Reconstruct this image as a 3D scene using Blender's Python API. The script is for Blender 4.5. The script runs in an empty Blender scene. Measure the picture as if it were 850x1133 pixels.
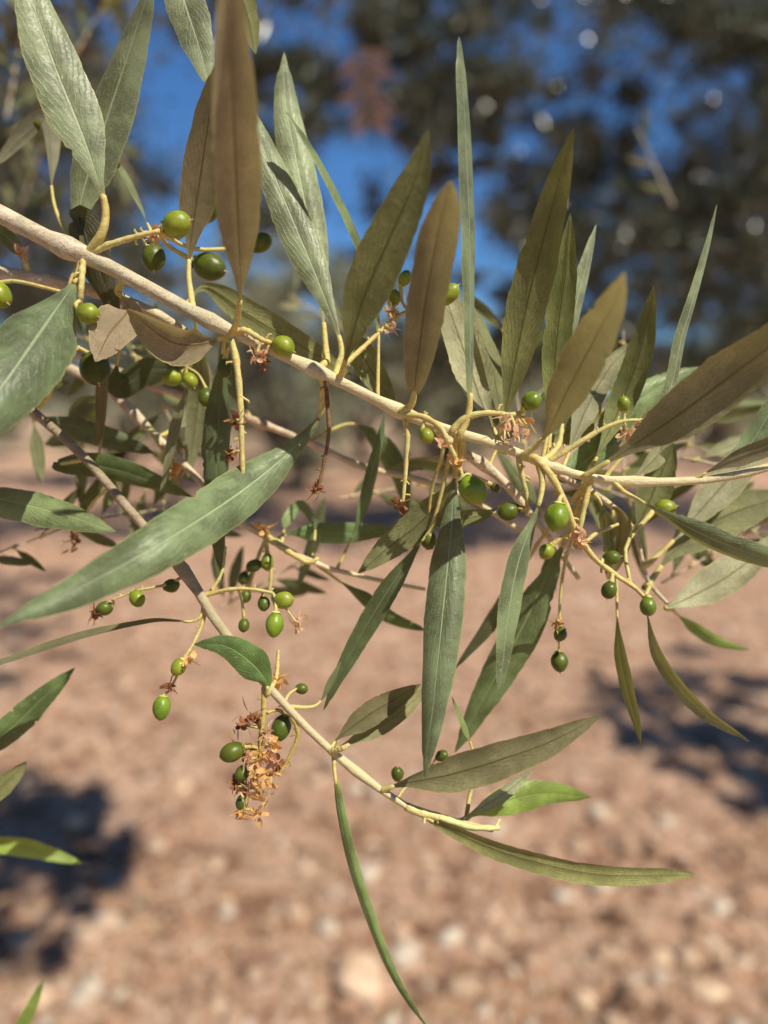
import bpy, bmesh, math, random
import numpy as np
from mathutils import Vector, Matrix, noise

random.seed(7)
rng = np.random.default_rng(11)
R = math.radians
scene = bpy.context.scene
C = scene.collection

# ------------------------------------------------------------------ camera
F = 818.0
PITCH = R(7.7)
CAM = Vector((0, 0, 1.5))
fwd = Vector((0, math.cos(PITCH), -math.sin(PITCH)))
upv = Vector((0, math.sin(PITCH), math.cos(PITCH)))
rgt = Vector((1, 0, 0))


def P(px, py, d):
    """a point of the place, d cm deep in front of where the photographer stood"""
    d = d * 0.01
    return CAM + fwd * d + rgt * ((px - 425) / F * d) + upv * (-(py - 566.5) / F * d)


cd = bpy.data.cameras.new('camera')
cam = bpy.data.objects.new('camera', cd)
C.objects.link(cam)
cam.location = CAM
cam.rotation_euler = (R(90) - PITCH, 0, 0)
cd.sensor_fit = 'VERTICAL'
cd.sensor_height = 36
cd.sensor_width = 27
cd.lens = 26
cd.clip_start = 0.02
cd.clip_end = 3000
cd.dof.use_dof = True
cd.dof.focus_distance = 0.2
cd.dof.aperture_fstop = 5.0
scene.camera = cam

# ------------------------------------------------------------------ light
SUN = Vector((0.46, -0.42, 0.78)).normalized()
elev = math.asin(SUN.z)
sl = bpy.data.lights.new('sun', 'SUN')
sl.energy = 5.0
sl.angle = R(0.5)
sl.color = (1.0, 0.92, 0.76)
so = bpy.data.objects.new('sun', sl)
C.objects.link(so)
so.rotation_euler = SUN.to_track_quat('Z', 'Y').to_euler()
w = bpy.data.worlds.new('World')
scene.world = w
w.use_nodes = True
nt = w.node_tree
bg = nt.nodes['Background']
sky = nt.nodes.new('ShaderNodeTexSky')
sky.sky_type = 'NISHITA'
sky.sun_disc = False
sky.sun_elevation = elev
sky.sun_rotation = math.atan2(SUN.x, SUN.y)
sky.air_density = 1.0
sky.dust_density = 0.15
sky.ozone_density = 4.5
sky.altitude = 300
hue = nt.nodes.new('ShaderNodeMix')
hue.data_type = 'RGBA'
hue.blend_type = 'MULTIPLY'
hue.inputs[0].default_value = 1
hue.inputs[7].default_value = (1.15, 1.85, 2.45, 1)
nt.links.new(sky.outputs[0], hue.inputs[6])
tcw = nt.nodes.new('ShaderNodeTexCoord')
spw = nt.nodes.new('ShaderNodeSeparateXYZ')
nt.links.new(tcw.outputs['Generated'], spw.inputs[0])
mrw = nt.nodes.new('ShaderNodeMapRange')
for i_, v_ in enumerate((.40, .75, 1.0, .18)):
    mrw.inputs[i_ + 1].default_value = v_
nt.links.new(spw.outputs[2], mrw.inputs[0])
deep = nt.nodes.new('ShaderNodeMix')
deep.data_type = 'RGBA'
deep.blend_type = 'MULTIPLY'
deep.inputs[0].default_value = 1
nt.links.new(hue.outputs[2], deep.inputs[6])
nt.links.new(mrw.outputs[0], deep.inputs[7])
nt.links.new(deep.outputs[2], bg.inputs[0])
bg.inputs[1].default_value = 0.052
scene.view_settings.view_transform = 'Standard'
scene.view_settings.look = 'None'
scene.view_settings.exposure = 0
scene.view_settings.gamma = 1


# ------------------------------------------------------------------ materials
class NT:
    def __init__(s, name):
        s.m = bpy.data.materials.new(name)
        s.m.use_nodes = True
        s.t = s.m.node_tree
        s.t.nodes.clear()
        s.out = s.t.nodes.new('ShaderNodeOutputMaterial')

    def n(s, typ, **kw):
        nd = s.t.nodes.new('ShaderNode' + typ)
        for k, v in kw.items():
            setattr(nd, k, v)
        return nd

    def set(s, sock, v):
        if v is None:
            return
        if hasattr(v, 'links') or hasattr(v, 'is_output'):
            s.t.links.new(v, sock)
        else:
            if isinstance(v, (tuple, list)) and len(v) == 3 and sock.type == 'RGBA':
                v = (*v, 1)
            sock.default_value = v

    def mix(s, f, a, b, blend='MIX'):
        nd = s.n('Mix', data_type='RGBA', blend_type=blend)
        s.set(nd.inputs[0], f)
        s.set(nd.inputs[6], a)
        s.set(nd.inputs[7], b)
        return nd.outputs[2]

    def math(s, op, a, b=None, c=None):
        nd = s.n('Math', operation=op)
        s.set(nd.inputs[0], a)
        s.set(nd.inputs[1], b)
        s.set(nd.inputs[2], c)
        return nd.outputs[0]

    def ramp(s, v, lo, hi, a=0.0, b=1.0):
        nd = s.n('MapRange', interpolation_type='SMOOTHSTEP')
        s.set(nd.inputs[0], v)
        for i, x in enumerate((lo, hi, a, b)):
            s.set(nd.inputs[i + 1], x)
        return nd.outputs[0]

    def noise(s, scale, detail=3, rough=.5, vec=None, dist=0):
        nd = s.n('TexNoise')
        nd.inputs['Scale'].default_value = scale
        nd.inputs['Detail'].default_value = detail
        nd.inputs['Roughness'].default_value = rough
        nd.inputs['Distortion'].default_value = dist
        if vec is not None:
            s.t.links.new(vec, nd.inputs['Vector'])
        return nd.outputs[0]

    def pos(s):
        return s.n('TexCoord').outputs['Object']

    def bump(s, h, strength, dist):
        nd = s.n('Bump')
        nd.inputs['Strength'].default_value = strength
        nd.inputs['Distance'].default_value = dist
        s.t.links.new(h, nd.inputs['Height'])
        return nd.outputs[0]

    def princ(s, col, rough=.5, spec=.5, bump=None, **kw):
        p = s.n('BsdfPrincipled')
        s.set(p.inputs['Base Color'], col)
        s.set(p.inputs['Roughness'], rough)
        s.set(p.inputs['Specular IOR Level'], spec)
        if bump is not None:
            s.t.links.new(bump, p.inputs['Normal'])
        for k, v in kw.items():
            s.set(p.inputs[k], v)
        return p.outputs[0]

    def done(s, sh):
        s.t.links.new(sh, s.out.inputs[0])
        return s.m


def leaf_material(name, top=(.165, .20, .105), under=(.43, .42, .29), trans=(.38, .37, .06), tr_fac=.25, midtop=(.42, .47, .28),
                  fresh=False):
    s = NT(name)
    uv = s.n('UVMap').outputs[0]
    sep = s.n('SeparateXYZ')
    s.t.links.new(uv, sep.inputs[0])
    U, V = sep.outputs[0], sep.outputs[1]       # u along 0..1, v across -1..1 (stored as 0..1)
    v = s.math('SUBTRACT', s.math('MULTIPLY', V, 2.0), 1.0)
    av = s.math('ABSOLUTE', v)
    back = s.n('NewGeometry').outputs['Backfacing']
    oi = s.n('ObjectInfo')
    tint = oi.outputs['Color']
    pos = s.pos()
    n1 = s.noise(160, 3, .55, pos)
    n2 = s.noise(1500, 2, .6, pos)
    n3 = s.noise(420, 4, .6, pos)
    # scales: tiny pale stellate hairs
    vor = s.n('TexVoronoi')
    vor.inputs['Scale'].default_value = 2300
    s.t.links.new(pos, vor.inputs['Vector'])
    scal = s.ramp(vor.outputs['Distance'], .10, .34, 1, 0)
    vor2 = s.n('TexVoronoi')
    vor2.inputs['Scale'].default_value = 420
    s.t.links.new(pos, vor2.inputs['Vector'])
    blot = s.math('MULTIPLY', s.ramp(vor2.outputs['Distance'], .08, .24, 1, 0), s.ramp(n3, .5, .6))
    # side veins: slanted towards the tip
    ph = s.math('ADD', s.math('MULTIPLY', U, 95.0), s.math('MULTIPLY', av, -30.0))
    ph = s.math('ADD', ph, s.math('MULTIPLY', n1, 14.0))
    vein = s.ramp(s.math('SINE', ph), .45, 1.0)
    vein = s.math('MULTIPLY', vein, s.ramp(n3, .35, .7, .1, .8))
    midw = s.math('SUBTRACT', .085, s.math('MULTIPLY', U, .05))
    mid = s.ramp(av, s.math('MULTIPLY', midw, .45), midw, 1, 0)
    edge = s.ramp(av, .93, .985)
    # upper face
    ct = s.mix(s.ramp(s.noise(90, 4, .6, pos), .36, .64), tuple(x * .6 for x in top), tuple(x * 1.4 for x in top))
    ct = s.mix(s.math('MULTIPLY', vein, .22), ct, tuple(x * 1.9 for x in top))
    ct = s.mix(s.math('MULTIPLY', scal, .08 if fresh else .5), ct, (.54, .55, .43))
    ct = s.mix(s.math('MULTIPLY', blot, .1 if fresh else .4), ct, (.5, .52, .42))
    ct = s.mix(s.math('MULTIPLY', mid, .85), ct, midtop)
    ct = s.mix(s.math('MULTIPLY', edge, .5), ct, (.42, .42, .16))
    # lower face
    cu = s.mix(s.ramp(s.noise(90, 4, .6, pos), .36, .64), tuple(x * .72 for x in under), tuple(min(.8, x * 1.2) for x in under))
    cu = s.mix(s.math('MULTIPLY', s.ramp(n2, .4, .62), .45), cu, tuple(x * .6 for x in under))
    cu = s.mix(s.math('MULTIPLY', vein, .28), cu, tuple(x * .6 for x in under))
    cu = s.mix(s.math('MULTIPLY', mid, .8), cu, (under[0] * .55, under[1] * .45, under[2] * .25))
    cu = s.mix(s.math('MULTIPLY', edge, .75), cu, (.55, .52, .2))
    col = s.mix(back, ct, cu)
    col = s.mix(s.ramp(U, .0, .09, .7, 0), col, (.52, .45, .16))
    # brown flecks of wear
    wear = s.math('MULTIPLY', s.ramp(s.noise(260, 5, .7, pos), .68, .74), .6)
    col = s.mix(wear, col, (.16, .1, .04))
    col = s.mix(1.0, col, tint, 'MULTIPLY')
    rough = s.math('ADD', s.math('MULTIPLY', back, .3), s.math('MULTIPLY_ADD', n3, .22, .30))
    h = s.math('ADD', s.math('MULTIPLY', mid, -.8), s.math('ADD', s.math('MULTIPLY', vein, .4), s.math('MULTIPLY', n3, .5)))
    h = s.math('ADD', h, s.math('MULTIPLY', scal, .25))
    p = s.princ(col, rough, .5, s.bump(h, .7, .0005), **{'Sheen Weight': .18, 'Sheen Roughness': .4})
    tl = s.n('BsdfTranslucent')
    tc = s.mix(s.math('MULTIPLY', mid, .65), trans, (trans[0] * .45, trans[1] * .38, trans[2] * .3))
    tc = s.mix(s.math('MULTIPLY', vein, .2), tc, tuple(x * .6 for x in trans))
    tc = s.mix(s.ramp(n1, .3, .7, 0, .35), tc, tuple(x * .6 for x in trans))
    s.t.links.new(tc, tl.inputs[0])
    mx = s.n('MixShader')
    mx.inputs[0].default_value = tr_fac
    s.t.links.new(p, mx.inputs[1])
    s.t.links.new(tl.outputs[0], mx.inputs[2])
    return s.done(mx.outputs[0])


M_LEAF = leaf_material('olive_leaf_surface')
M_BROWN = leaf_material('olive_leaf_bronze', under=(.41, .37, .25), trans=(.50, .43, .16), tr_fac=.36)
M_FRESH = leaf_material('young_leaf_surface', top=(.30, .44, .09), under=(.36, .46, .18), trans=(.55, .72, .10), tr_fac=.42,
                        midtop=(.4, .5, .15), fresh=True)


def bark_material(name, base, warm, scale=350, bump=.6, green=None, young=None):
    s = NT(name)
    pos = s.pos()
    mp = s.n('Mapping')
    s.t.links.new(pos, mp.inputs[0])
    mp.inputs['Rotation'].default_value = (0, R(28), 0)
    mp.inputs['Scale'].default_value = (.35, 1, 1)
    a = s.noise(scale, 5, .65, mp.outputs[0])
    b = s.noise(scale * 4.5, 3, .7, pos)
    c = s.noise(scale * .25, 3, .5, pos)
    col = s.mix(s.ramp(a, .35, .65), base, warm)
    if green:
        col = s.mix(s.ramp(c, .42, .62, 0, .7), col, green)
    col = s.mix(s.math('MULTIPLY', s.ramp(b, .54, .64), .55), col, tuple(x * .42 for x in warm))
    col = s.mix(s.math('MULTIPLY', s.ramp(s.noise(scale * .6, 6, .75, pos, 1.5), .55, .66), .55), col, tuple(x * .5 for x in warm))
    vor = s.n('TexVoronoi')
    vor.inputs['Scale'].default_value = scale * 1.6
    s.t.links.new(pos, vor.inputs['Vector'])
    lent = s.ramp(vor.outputs['Distance'], .06, .16, 1, 0)
    col = s.mix(s.math('MULTIPLY', lent, .45), col, tuple(min(.8, x * 1.5) for x in base))
    col = s.mix(1.0, col, s.n('ObjectInfo').outputs['Color'], 'MULTIPLY')
    if young:
        sx = s.n('SeparateXYZ')
        s.t.links.new(pos, sx.inputs[0])
        col = s.mix(s.ramp(s.math('ADD', sx.outputs[0], s.math('MULTIPLY', c, .02)), .10, .19, 0, .8), col, young)
    h = s.math('ADD', a, s.math('MULTIPLY', b, .4))
    return s.done(s.princ(col, .62, .35, s.bump(h, bump, .3 / scale)))


M_TWIG = bark_material('twig_bark', (.86, .73, .55), (.58, .46, .31), 420, .9, (.56, .52, .34), (.84, .74, .42))
M_STALK = bark_material('stalk_skin', (.80, .68, .27), (.66, .50, .17), 700, .6, (.60, .60, .24))
M_DRYSTALK = bark_material('dry_stalk_skin', (.33, .19, .08), (.2, .09, .04), 900, .8)
M_TRUNK = bark_material('trunk_bark', (.16, .12, .09), (.07, .05, .035), 14, 1.0)


def olive_material():
    s = NT('olive_skin')
    pos = s.pos()
    a = s.noise(300, 3, .5, pos)
    vor = s.n('TexVoronoi')
    vor.inputs['Scale'].default_value = 1500
    s.t.links.new(pos, vor.inputs['Vector'])
    dots = s.math('MULTIPLY', s.ramp(vor.outputs['Distance'], .08, .22, 1, 0), .6)
    col = s.mix(s.ramp(a, .35, .65), (.15, .19, .014), (.23, .27, .024))
    col = s.mix(dots, col, (.36, .42, .12))
    col = s.mix(s.ramp(s.noise(520, 4, .7, pos), .5, .7, 0, .35), col, (.30, .33, .10))
    col = s.mix(1.0, col, s.n('ObjectInfo').outputs['Color'], 'MULTIPLY')
    return s.done(s.princ(col, s.math('MULTIPLY_ADD', s.noise(900, 3, .6, pos), .3, .24), .5, s.bump(s.math('ADD', a, s.math('MULTIPLY', dots, .4)), .35, .0006),
                          **{'Subsurface Weight': .12, 'Subsurface Radius': (.0012, .002, .0004), 'Subsurface Scale': 1.0}))


M_OLIVE = olive_material()


def petal_material(name, a, b, tr=.35):
    s = NT(name)
    pos = s.pos()
    n = s.noise(500, 4, .6, pos)
    col = s.mix(s.ramp(n, .35, .65), a, b)
    col = s.mix(s.math('MULTIPLY', s.ramp(s.noise(1400, 3, .6, pos), .58, .68), .6), col, tuple(x * .35 for x in b))
    p = s.princ(col, .7, .2, s.bump(n, .5, .0003))
    tl = s.n('BsdfTranslucent')
    s.set(tl.inputs[0], col)
    mx = s.n('MixShader')
    mx.inputs[0].default_value = tr
    s.t.links.new(p, mx.inputs[1])
    s.t.links.new(tl.outputs[0], mx.inputs[2])
    return s.done(mx.outputs[0])


M_PETAL = petal_material('dried_petal', (.92, .68, .48), (.80, .50, .30))
M_GOLD = petal_material('golden_petal', (.95, .66, .30), (.80, .45, .16))
M_RUST = petal_material('rust_petal', (.44, .20, .09), (.26, .10, .05), .2)
M_DEAD = petal_material('dead_leaf', (.72, .56, .44), (.52, .38, .29), .35)


# ------------------------------------------------------------------ geometry helpers
def catmull(pts, n):
    pts = [Vector(p) for p in pts]
    if len(pts) == 2:
        pts = [pts[0], (pts[0] + pts[1]) / 2, pts[1]]
    q = [pts[0] * 2 - pts[1]] + pts + [pts[-1] * 2 - pts[-2]]
    L = [0]
    for a, b in zip(pts, pts[1:]):
        L.append(L[-1] + (b - a).length)
    out = []
    for i in range(n + 1):
        s = L[-1] * i / n
        k = 0
        while k < len(pts) - 2 and s > L[k + 1]:
            k += 1
        t = (s - L[k]) / max(1e-9, L[k + 1] - L[k])
        t = min(1, max(0, t))
        p0, p1, p2, p3 = q[k], q[k + 1], q[k + 2], q[k + 3]
        out.append(0.5 * ((2 * p1) + (-p0 + p2) * t + (2 * p0 - 5 * p1 + 4 * p2 - p3) * t * t + (-p0 + 3 * p1 - 3 * p2 + p3) * t ** 3))
    return out, L[-1]


def obj(name, me, mat, parent=None, color=None, smooth=True):
    for m in (mat if isinstance(mat, (list, tuple)) else [mat]):
        me.materials.append(m)
    if smooth:
        me.polygons.foreach_set('use_smooth', [True] * len(me.polygons))
    o = bpy.data.objects.new(name, me)
    C.objects.link(o)
    if parent is not None:
        o.parent = parent
        o.matrix_parent_inverse = parent.matrix_basis.inverted()
    if color:
        o.color = (*color, 1)
    return o


def frame_tube(verts, faces, pts, rad, seg=10, wob=0.0, cap=True, seed=0.0):
    """append a tube to lists; rad: list or function of t"""
    n = len(pts)
    base = len(verts)
    T0 = (pts[1] - pts[0]).normalized()
    ref = Vector((0, 0, 1)) if abs(T0.z) < .9 else Vector((1, 0, 0))
    U = T0.cross(ref).normalized()
    for i, p in enumerate(pts):
        T = (pts[min(i + 1, n - 1)] - pts[max(i - 1, 0)]).normalized()
        U = (U - T * U.dot(T)).normalized()
        W = T.cross(U)
        r = rad[i]
        for k in range(seg):
            a = 2 * math.pi * k / seg
            rr = r
            if wob:
                rr *= 1 + wob * noise.noise(Vector((math.cos(a) * 1.3 + seed, math.sin(a) * 1.3, i * .35 + seed * 3)))
            verts.append(p + U * (math.cos(a) * rr) + W * (math.sin(a) * rr))
    for i in range(n - 1):
        for k in range(seg):
            a, b = base + i * seg + k, base + i * seg + (k + 1) % seg
            faces.append((a, b, b + seg, a + seg))
    if cap:
        verts.append(pts[-1] + (pts[-1] - pts[-2]).normalized() * rad[-1] * .6)
        v = len(verts) - 1
        for k in range(seg):
            faces.append((base + (n - 1) * seg + k, base + (n - 1) * seg + (k + 1) % seg, v))
        verts.append(pts[0] - (pts[1] - pts[0]).normalized() * rad[0] * .3)
        v = len(verts) - 1
        for k in range(seg):
            faces.append((base + (k + 1) % seg, base + k, v))


def mk(name, verts, faces):
    me = bpy.data.meshes.new(name)
    me.from_pydata([tuple(v) for v in verts], [], faces)
    me.update()
    return me


def empty(name, loc, label, cat, group=None):
    o = bpy.data.objects.new(name, None)
    C.objects.link(o)
    o.empty_display_size = .01
    o.location = loc
    o['label'] = label
    o['category'] = cat
    if group:
        o['group'] = group
    bpy.context.view_layer.update()
    return o


class Branch:
    """one twig: an Empty, its stem, its leaves and fruit stalks"""

    def __init__(s, label, pts, group=None, tint=(1, 1, 1), nodes=(), name='olive_branch', local=None, mat=None, pre=()):
        # pts: (px, py, depth cm, width px)
        W0 = P(*pts[0][:3])
        pts = list(pre) + list(pts)
        W = [P(a, b, d) for a, b, d, _ in pts]
        s.root = empty(name, W0, label, 'branch', group)
        s.o = W0
        n = max(24, len(pts) * 9)
        s.pts, L = catmull([p - s.o for p in W], n)
        rr = [.84 * wd * d * .01 / F / 2 for _, _, d, wd in pts]
        ws = [(W[i + 1] - W[i]).length for i in range(len(W) - 1)]
        cum = np.concatenate([[0], np.cumsum(ws)])
        ts = np.linspace(0, cum[-1], n + 1)
        rad = np.interp(ts, cum, rr)
        # swollen nodes
        for (nx, ny) in nodes:
            best = min(range(n + 1), key=lambda i: (s.pts[i] + s.o - P(nx, ny, pts[len(pre)][2])).length)
            for i in range(n + 1):
                rad[i] *= 1 + .45 * math.exp(-((ts[i] - ts[best]) / (rad[best] * 1.8 + 1e-9)) ** 2)
        s.rad = rad
        v, f = [], []
        frame_tube(v, f, s.pts, rad, 16, .12, True, random.random() * 9)
        me = mk('stem', v, f)
        s.stem = obj('stem', me, mat or M_TWIG, s.root, tint)
        s.stem.matrix_parent_inverse = Matrix()
        s.stem.location = (0, 0, 0)

    def near(s, p):
        i = min(range(len(s.pts)), key=lambda k: (s.pts[k] - p).length)
        return i

    def leaf(s, pts, w, roll=0, side='top', pf=.09, mat=None, tint=(1, 1, 1), shape=1.0, fold=.30, tip='sharp', wav=.5, label=None, attach=True,
             pw=None):
        """pts: (px,py,depth); w: seen width px; roll: degrees"""
        W = [P(a, b, d) - s.o for a, b, d in pts]
        N = 72
        sp, L = catmull(W, N)
        ip = max(1, int(round(pf * N)))
        dmean = sum(p[2] for p in pts) / len(pts) * .01
        wt = w * dmean / F / max(.2, math.cos(R(roll)))
        wt *= .84
        if side == 'under' and shape == 1.0:
            shape = 1.16
        hw = wt / 2
        NV = 10
        v, f, uv = [], [], []
        sgn = 1 if side == 'top' else -1
        sd = random.random() * 50
        cols = [-1 + 2 * j / NV for j in range(NV + 1)]
        nl = N - ip
        twist = random.uniform(-16, 16)
        fo = fold * random.uniform(.5, 1.7)
        nicks = [(random.uniform(.15, .92), random.choice((-1, 1)), random.uniform(.08, .22), random.uniform(.004, .010)) for _ in range(random.choice((0, 0, 1, 1, 2)))]
        curl = random.uniform(-.02, .06) * L
        for i in range(ip, N + 1):
            t = (i - ip) / nl
            T = (sp[min(i + 1, N)] - sp[max(i - 1, 0)]).normalized()
            V = (CAM - s.o - sp[i])
            V = (V - T * V.dot(T)).normalized()
            r = R(roll + twist * (t - .5) * 2)
            Nn = V * math.cos(r) + T.cross(V) * math.sin(r)
            B = T.cross(Nn)
            if tip == 'blunt':
                prof = math.sin(math.pi * min(1, t * .97 + .0) ** .85) ** .6 if t < .55 else (1 - ((t - .55) / .45) ** 4 * .82)
                prof *= 1 if t < .97 else .75
            else:
                prof = max(0, math.sin(math.pi * t ** (.86 * shape))) ** (.42 if tip == 'strap' else .70)
                q_ = min(1, t / .34)
                prof = prof * (1 - .12 * t) * (.30 + .70 * q_ * q_ * (3 - 2 * q_) if tip != 'strap' else 1)
                if t > .93:
                    prof = max(prof * .8, .05 * (1 - t) / .07)
            prof = max(prof, .028 if t < .5 else .006)
            w0 = hw * prof
            for c in cols:
                ww = w0 * (1 + .09 * noise.noise(Vector((t * 8 + sd, 3 + math.copysign(2, c), 1))) + .05 * noise.noise(Vector((t * 34 + sd, math.copysign(5, c), 1))))
                for (nt_, ns_, na_, nw_) in nicks:
                    if c * ns_ > 0:
                        ww *= 1 - na_ * abs(c) ** 3 * math.exp(-((t - nt_) / nw_) ** 2)
                lift = -abs(c) ** 2.2 * fo * ww * 1.1 - curl * t ** 5 + abs(c) * .12 * ww
                wave = wav * .10 * hw * abs(c) ** 1.5 * noise.noise(Vector((t * 6 + sd, c * .8 + sd, 0)))
                dent = -.05 * hw * math.exp(-(c / .1) ** 2) * prof
                v.append(sp[i] + B * (c * ww) + Nn * sgn * (lift + wave + dent))
                uv.append((t, (c + 1) / 2))
        m = NV + 1
        for i in range(nl):
            for j in range(NV):
                a = i * m + j
                q = (a, a + 1, a + 1 + m, a + m)
                f.append(q if sgn > 0 else q[::-1])
        me = mk('leaf', v, f)
        # orientation: B x T should be the seen face
        fn = me.polygons[len(me.polygons) // 2].normal
        i = ip + nl // 2
        Vv = (CAM - s.o - sp[i]).normalized()
        T = (sp[i + 1] - sp[i - 1]).normalized()
        Vp = (Vv - T * Vv.dot(T)).normalized()
        Nn = Vp * math.cos(R(roll)) + T.cross(Vp) * math.sin(R(roll))
        if (fn.dot(Nn) > 0) != (sgn > 0):
            me.flip_normals()
        ul = me.uv_layers.new(name='UVMap')
        for lp in me.loops:
            ul.data[lp.index].uv = uv[lp.vertex_index]
        jit = random.uniform(.9, 1.1)
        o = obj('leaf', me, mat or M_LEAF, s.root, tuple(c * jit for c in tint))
        o.matrix_parent_inverse = Matrix()
        if label:
            o['label'] = label
        # petiole
        pp = list(sp[:ip + 3])
        k = s.near(pp[0])
        gap = (s.pts[k] - pp[0]).length
        if attach and gap > s.rad[k] * .8:
            mid = (s.pts[k] + pp[0]) / 2
            pp = catmull([s.pts[k], mid + (pp[0] - pp[1]) * .3, pp[0]], 5)[0][:-1] + pp
        pr0 = (pw * dmean / F / 2) if pw else max(.00055, min(.0011, wt * .085))
        pr = [pr0 * (1.25 - .55 * i / (len(pp) - 1)) for i in range(len(pp))]
        v, f = [], []
        frame_tube(v, f, pp, pr, 8, .1)
        po = obj('petiole', mk('petiole', v, f), M_STALK, o, (1, 1, .95))
        po.matrix_parent_inverse = Matrix()
        return o

    def stalk(s, pts, olives=(), flowers=(), w=7, dry=False, scales=5, tint=(1, 1, 1)):
        """pts (px,py,d); olives (px,py,d,r px, dir deg, elong, tint); flowers (px,py,d,size px,material)"""
        W = [P(a, b, d) - s.o for a, b, d in pts]
        k = s.near(W[0])
        if (s.pts[k] - W[0]).length > s.rad[k] * .7:
            W = [s.pts[k].copy()] + W
        n = 26
        sp, L = catmull(W, n)
        d0 = pts[0][2] * .01
        r0 = .84 * w * d0 / F / 2
        rad = [r0 * (1.15 - .5 * i / n) * (1 + .10 * math.sin(i * 1.7)) for i in range(n + 1)]
        v, f = [], []
        frame_tube(v, f, sp, rad, 9, .25, True, random.random() * 7)
        # bract scales and stubs
        for _ in range(scales):
            i = random.randint(4, n - 1)
            T = (sp[i] - sp[i - 1]).normalized()
            side = T.cross((CAM - s.o - sp[i]).normalized()).normalized() * random.choice((-1, 1))
            ln = random.uniform(.3, 1.5) * r0 * 1.3
            a = sp[i]
            b = a + (side + T * random.uniform(-.3, .9)).normalized() * (ln + r0)
            c = b + (T + side * .2).normalized() * ln * .4
            frame_tube(v, f, [a, (a + b) / 2, b, c], [r0 * .45, r0 * .4, r0 * .38, r0 * .2], 6)
        ol = []
        for (ox, oy, od, orad, ang, elong, tn) in olives:
            c = P(ox, oy, od) - s.o
            rr = .88 * orad * od * .01 / F
            elong = elong * 1.07 + random.uniform(-.03, .05)
            D = (rgt * math.cos(R(ang)) + upv * math.sin(R(ang)) - fwd * .25).normalized()
            base = c - D * rr * elong
            i = min(range(len(sp)), key=lambda q: (sp[q] - base).length + abs(q - n) * 0)
            a = sp[i]
            dd = (base - a).length
            if dd > rr * .15:
                m1 = a.lerp(base, .55) - D * dd * .18
                fr = catmull([a, m1, base + D * rr * .06], 7)[0]
                frame_tube(v, f, fr, [r0 * (.62 + .35 * (q / 7) ** 4) for q in range(8)], 7)
            ol.append((c, rr, D, elong, tn))
        fl = []
        for (fx, fy, fd, sz, fm) in flowers:
            c = P(fx, fy, fd) - s.o
            i = min(range(len(sp)), key=lambda q: (sp[q] - c).length)
            frame_tube(v, f, catmull([sp[i], sp[i].lerp(c, .5) + Vector((0, 0, .0004)), c], 4)[0], [r0 * .5] * 5, 6)
            fl.append((c, sz * fd * .01 / F, fm))
        st = obj('fruit_stalk', mk('fruit_stalk', v, f), M_DRYSTALK if dry else M_STALK, s.root, tint)
        st.matrix_parent_inverse = Matrix()
        for q in ol:
            s.olive(st, *q)
        for q in fl:
            s.flower(st, *q)
        return st

    def olive(s, parent, c, r, D, elong, tn):
        v, f = [], []
        seg, rings = 24, 18
        U = D.orthogonal().normalized()
        W = D.cross(U)
        prof = []
        for i in range(rings + 1):
            th = math.pi * i / rings
            x = -math.cos(th) * elong
            y = math.sin(th) ** .94
            if x > 0:
                y *= (1 - .10 * (x / elong) ** 2)
            if x < 0:
                y *= 1 + .03 * (x / elong)
            prof.append((x, y))
        # style tip
        prof = prof[:-1] + [(elong * .992, .10), (elong * 1.05, .055), (elong * 1.2, .04), (elong * 1.26, .012)]
        for x, y in prof:
            for k in range(seg):
                a = 2 * math.pi * k / seg
                pp_ = D * (x * r) + (U * math.cos(a) + W * math.sin(a)) * (y * r)
                v.append(c + pp_ * (1 + .07 * noise.noise(pp_ / r * .9 + c * 900)))
        for i in range(len(prof) - 1):
            for k in range(seg):
                a, b = i * seg + k, i * seg + (k + 1) % seg
                f.append((a, b, b + seg, a + seg))
        nf = len(f)
        # calyx cup at the base
        base = len(v)
        for x, y in ((-1.04, .16), (-1.03, .36), (-.97, .44), (-.9, .5)):
            for k in range(12):
                a = 2 * math.pi * k / 12
                yy = y * (1 + (.28 if (k % 3 == 0 and x > -1) else 0))
                v.append(c + D * (x * r * elong) + (U * math.cos(a) + W * math.sin(a)) * (yy * r))
        for i in range(3):
            for k in range(12):
                a, b = base + i * 12 + k, base + i * 12 + (k + 1) % 12
                f.append((a, b, b + 12, a + 12))
        me = mk('olive', v, f)
        mi = [0] * nf + [1] * (len(f) - nf)
        for i in range((len(prof) - 4) * seg, nf):
            mi[i] = 2
        o = obj('olive', me, [M_OLIVE, M_STALK, M_PETAL], parent, tn)
        me.polygons.foreach_set('material_index', mi)
        o.matrix_parent_inverse = Matrix()

    def flower(s, parent, c, size, fm):
        v, f = [], []
        n = max(6, int(size / .0011))
        for q in range(min(n * 3, 70)):
            # a curled petal
            d = Vector((random.gauss(0, 1), random.gauss(0, 1), random.gauss(0, 1))).normalized()
            p = c + Vector((random.gauss(0, .3), random.gauss(0, .3), random.gauss(0, .35))) * size * 1.05
            ln = random.uniform(.0014, .0026)
            wd = ln * random.uniform(.25, .5)
            if random.random() < .4:
                ln *= 1.5
                wd = ln * .06
            u = d.orthogonal().normalized()
            u.rotate(Matrix.Rotation(random.random() * 6.28, 3, d))
            nn = d.cross(u)
            b = len(v)
            curl = random.uniform(.2, .8)
            for i in range(5):
                t = i / 4
                ww = wd * math.sin(math.pi * (t * .86 + .07)) ** .7
                for j in (-1, 0, 1):
                    v.append(p + d * (ln * t) + u * (j * ww) + nn * (curl * ln * t * t + abs(j) * ww * .5))
            for i in range(4):
                for j in range(2):
                    a = b + i * 3 + j
                    f.append((a, a + 1, a + 4, a + 3))
        o = obj('dried_flower', mk('dried_flower', v, f), fm, parent)
        o.matrix_parent_inverse = Matrix()


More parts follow.
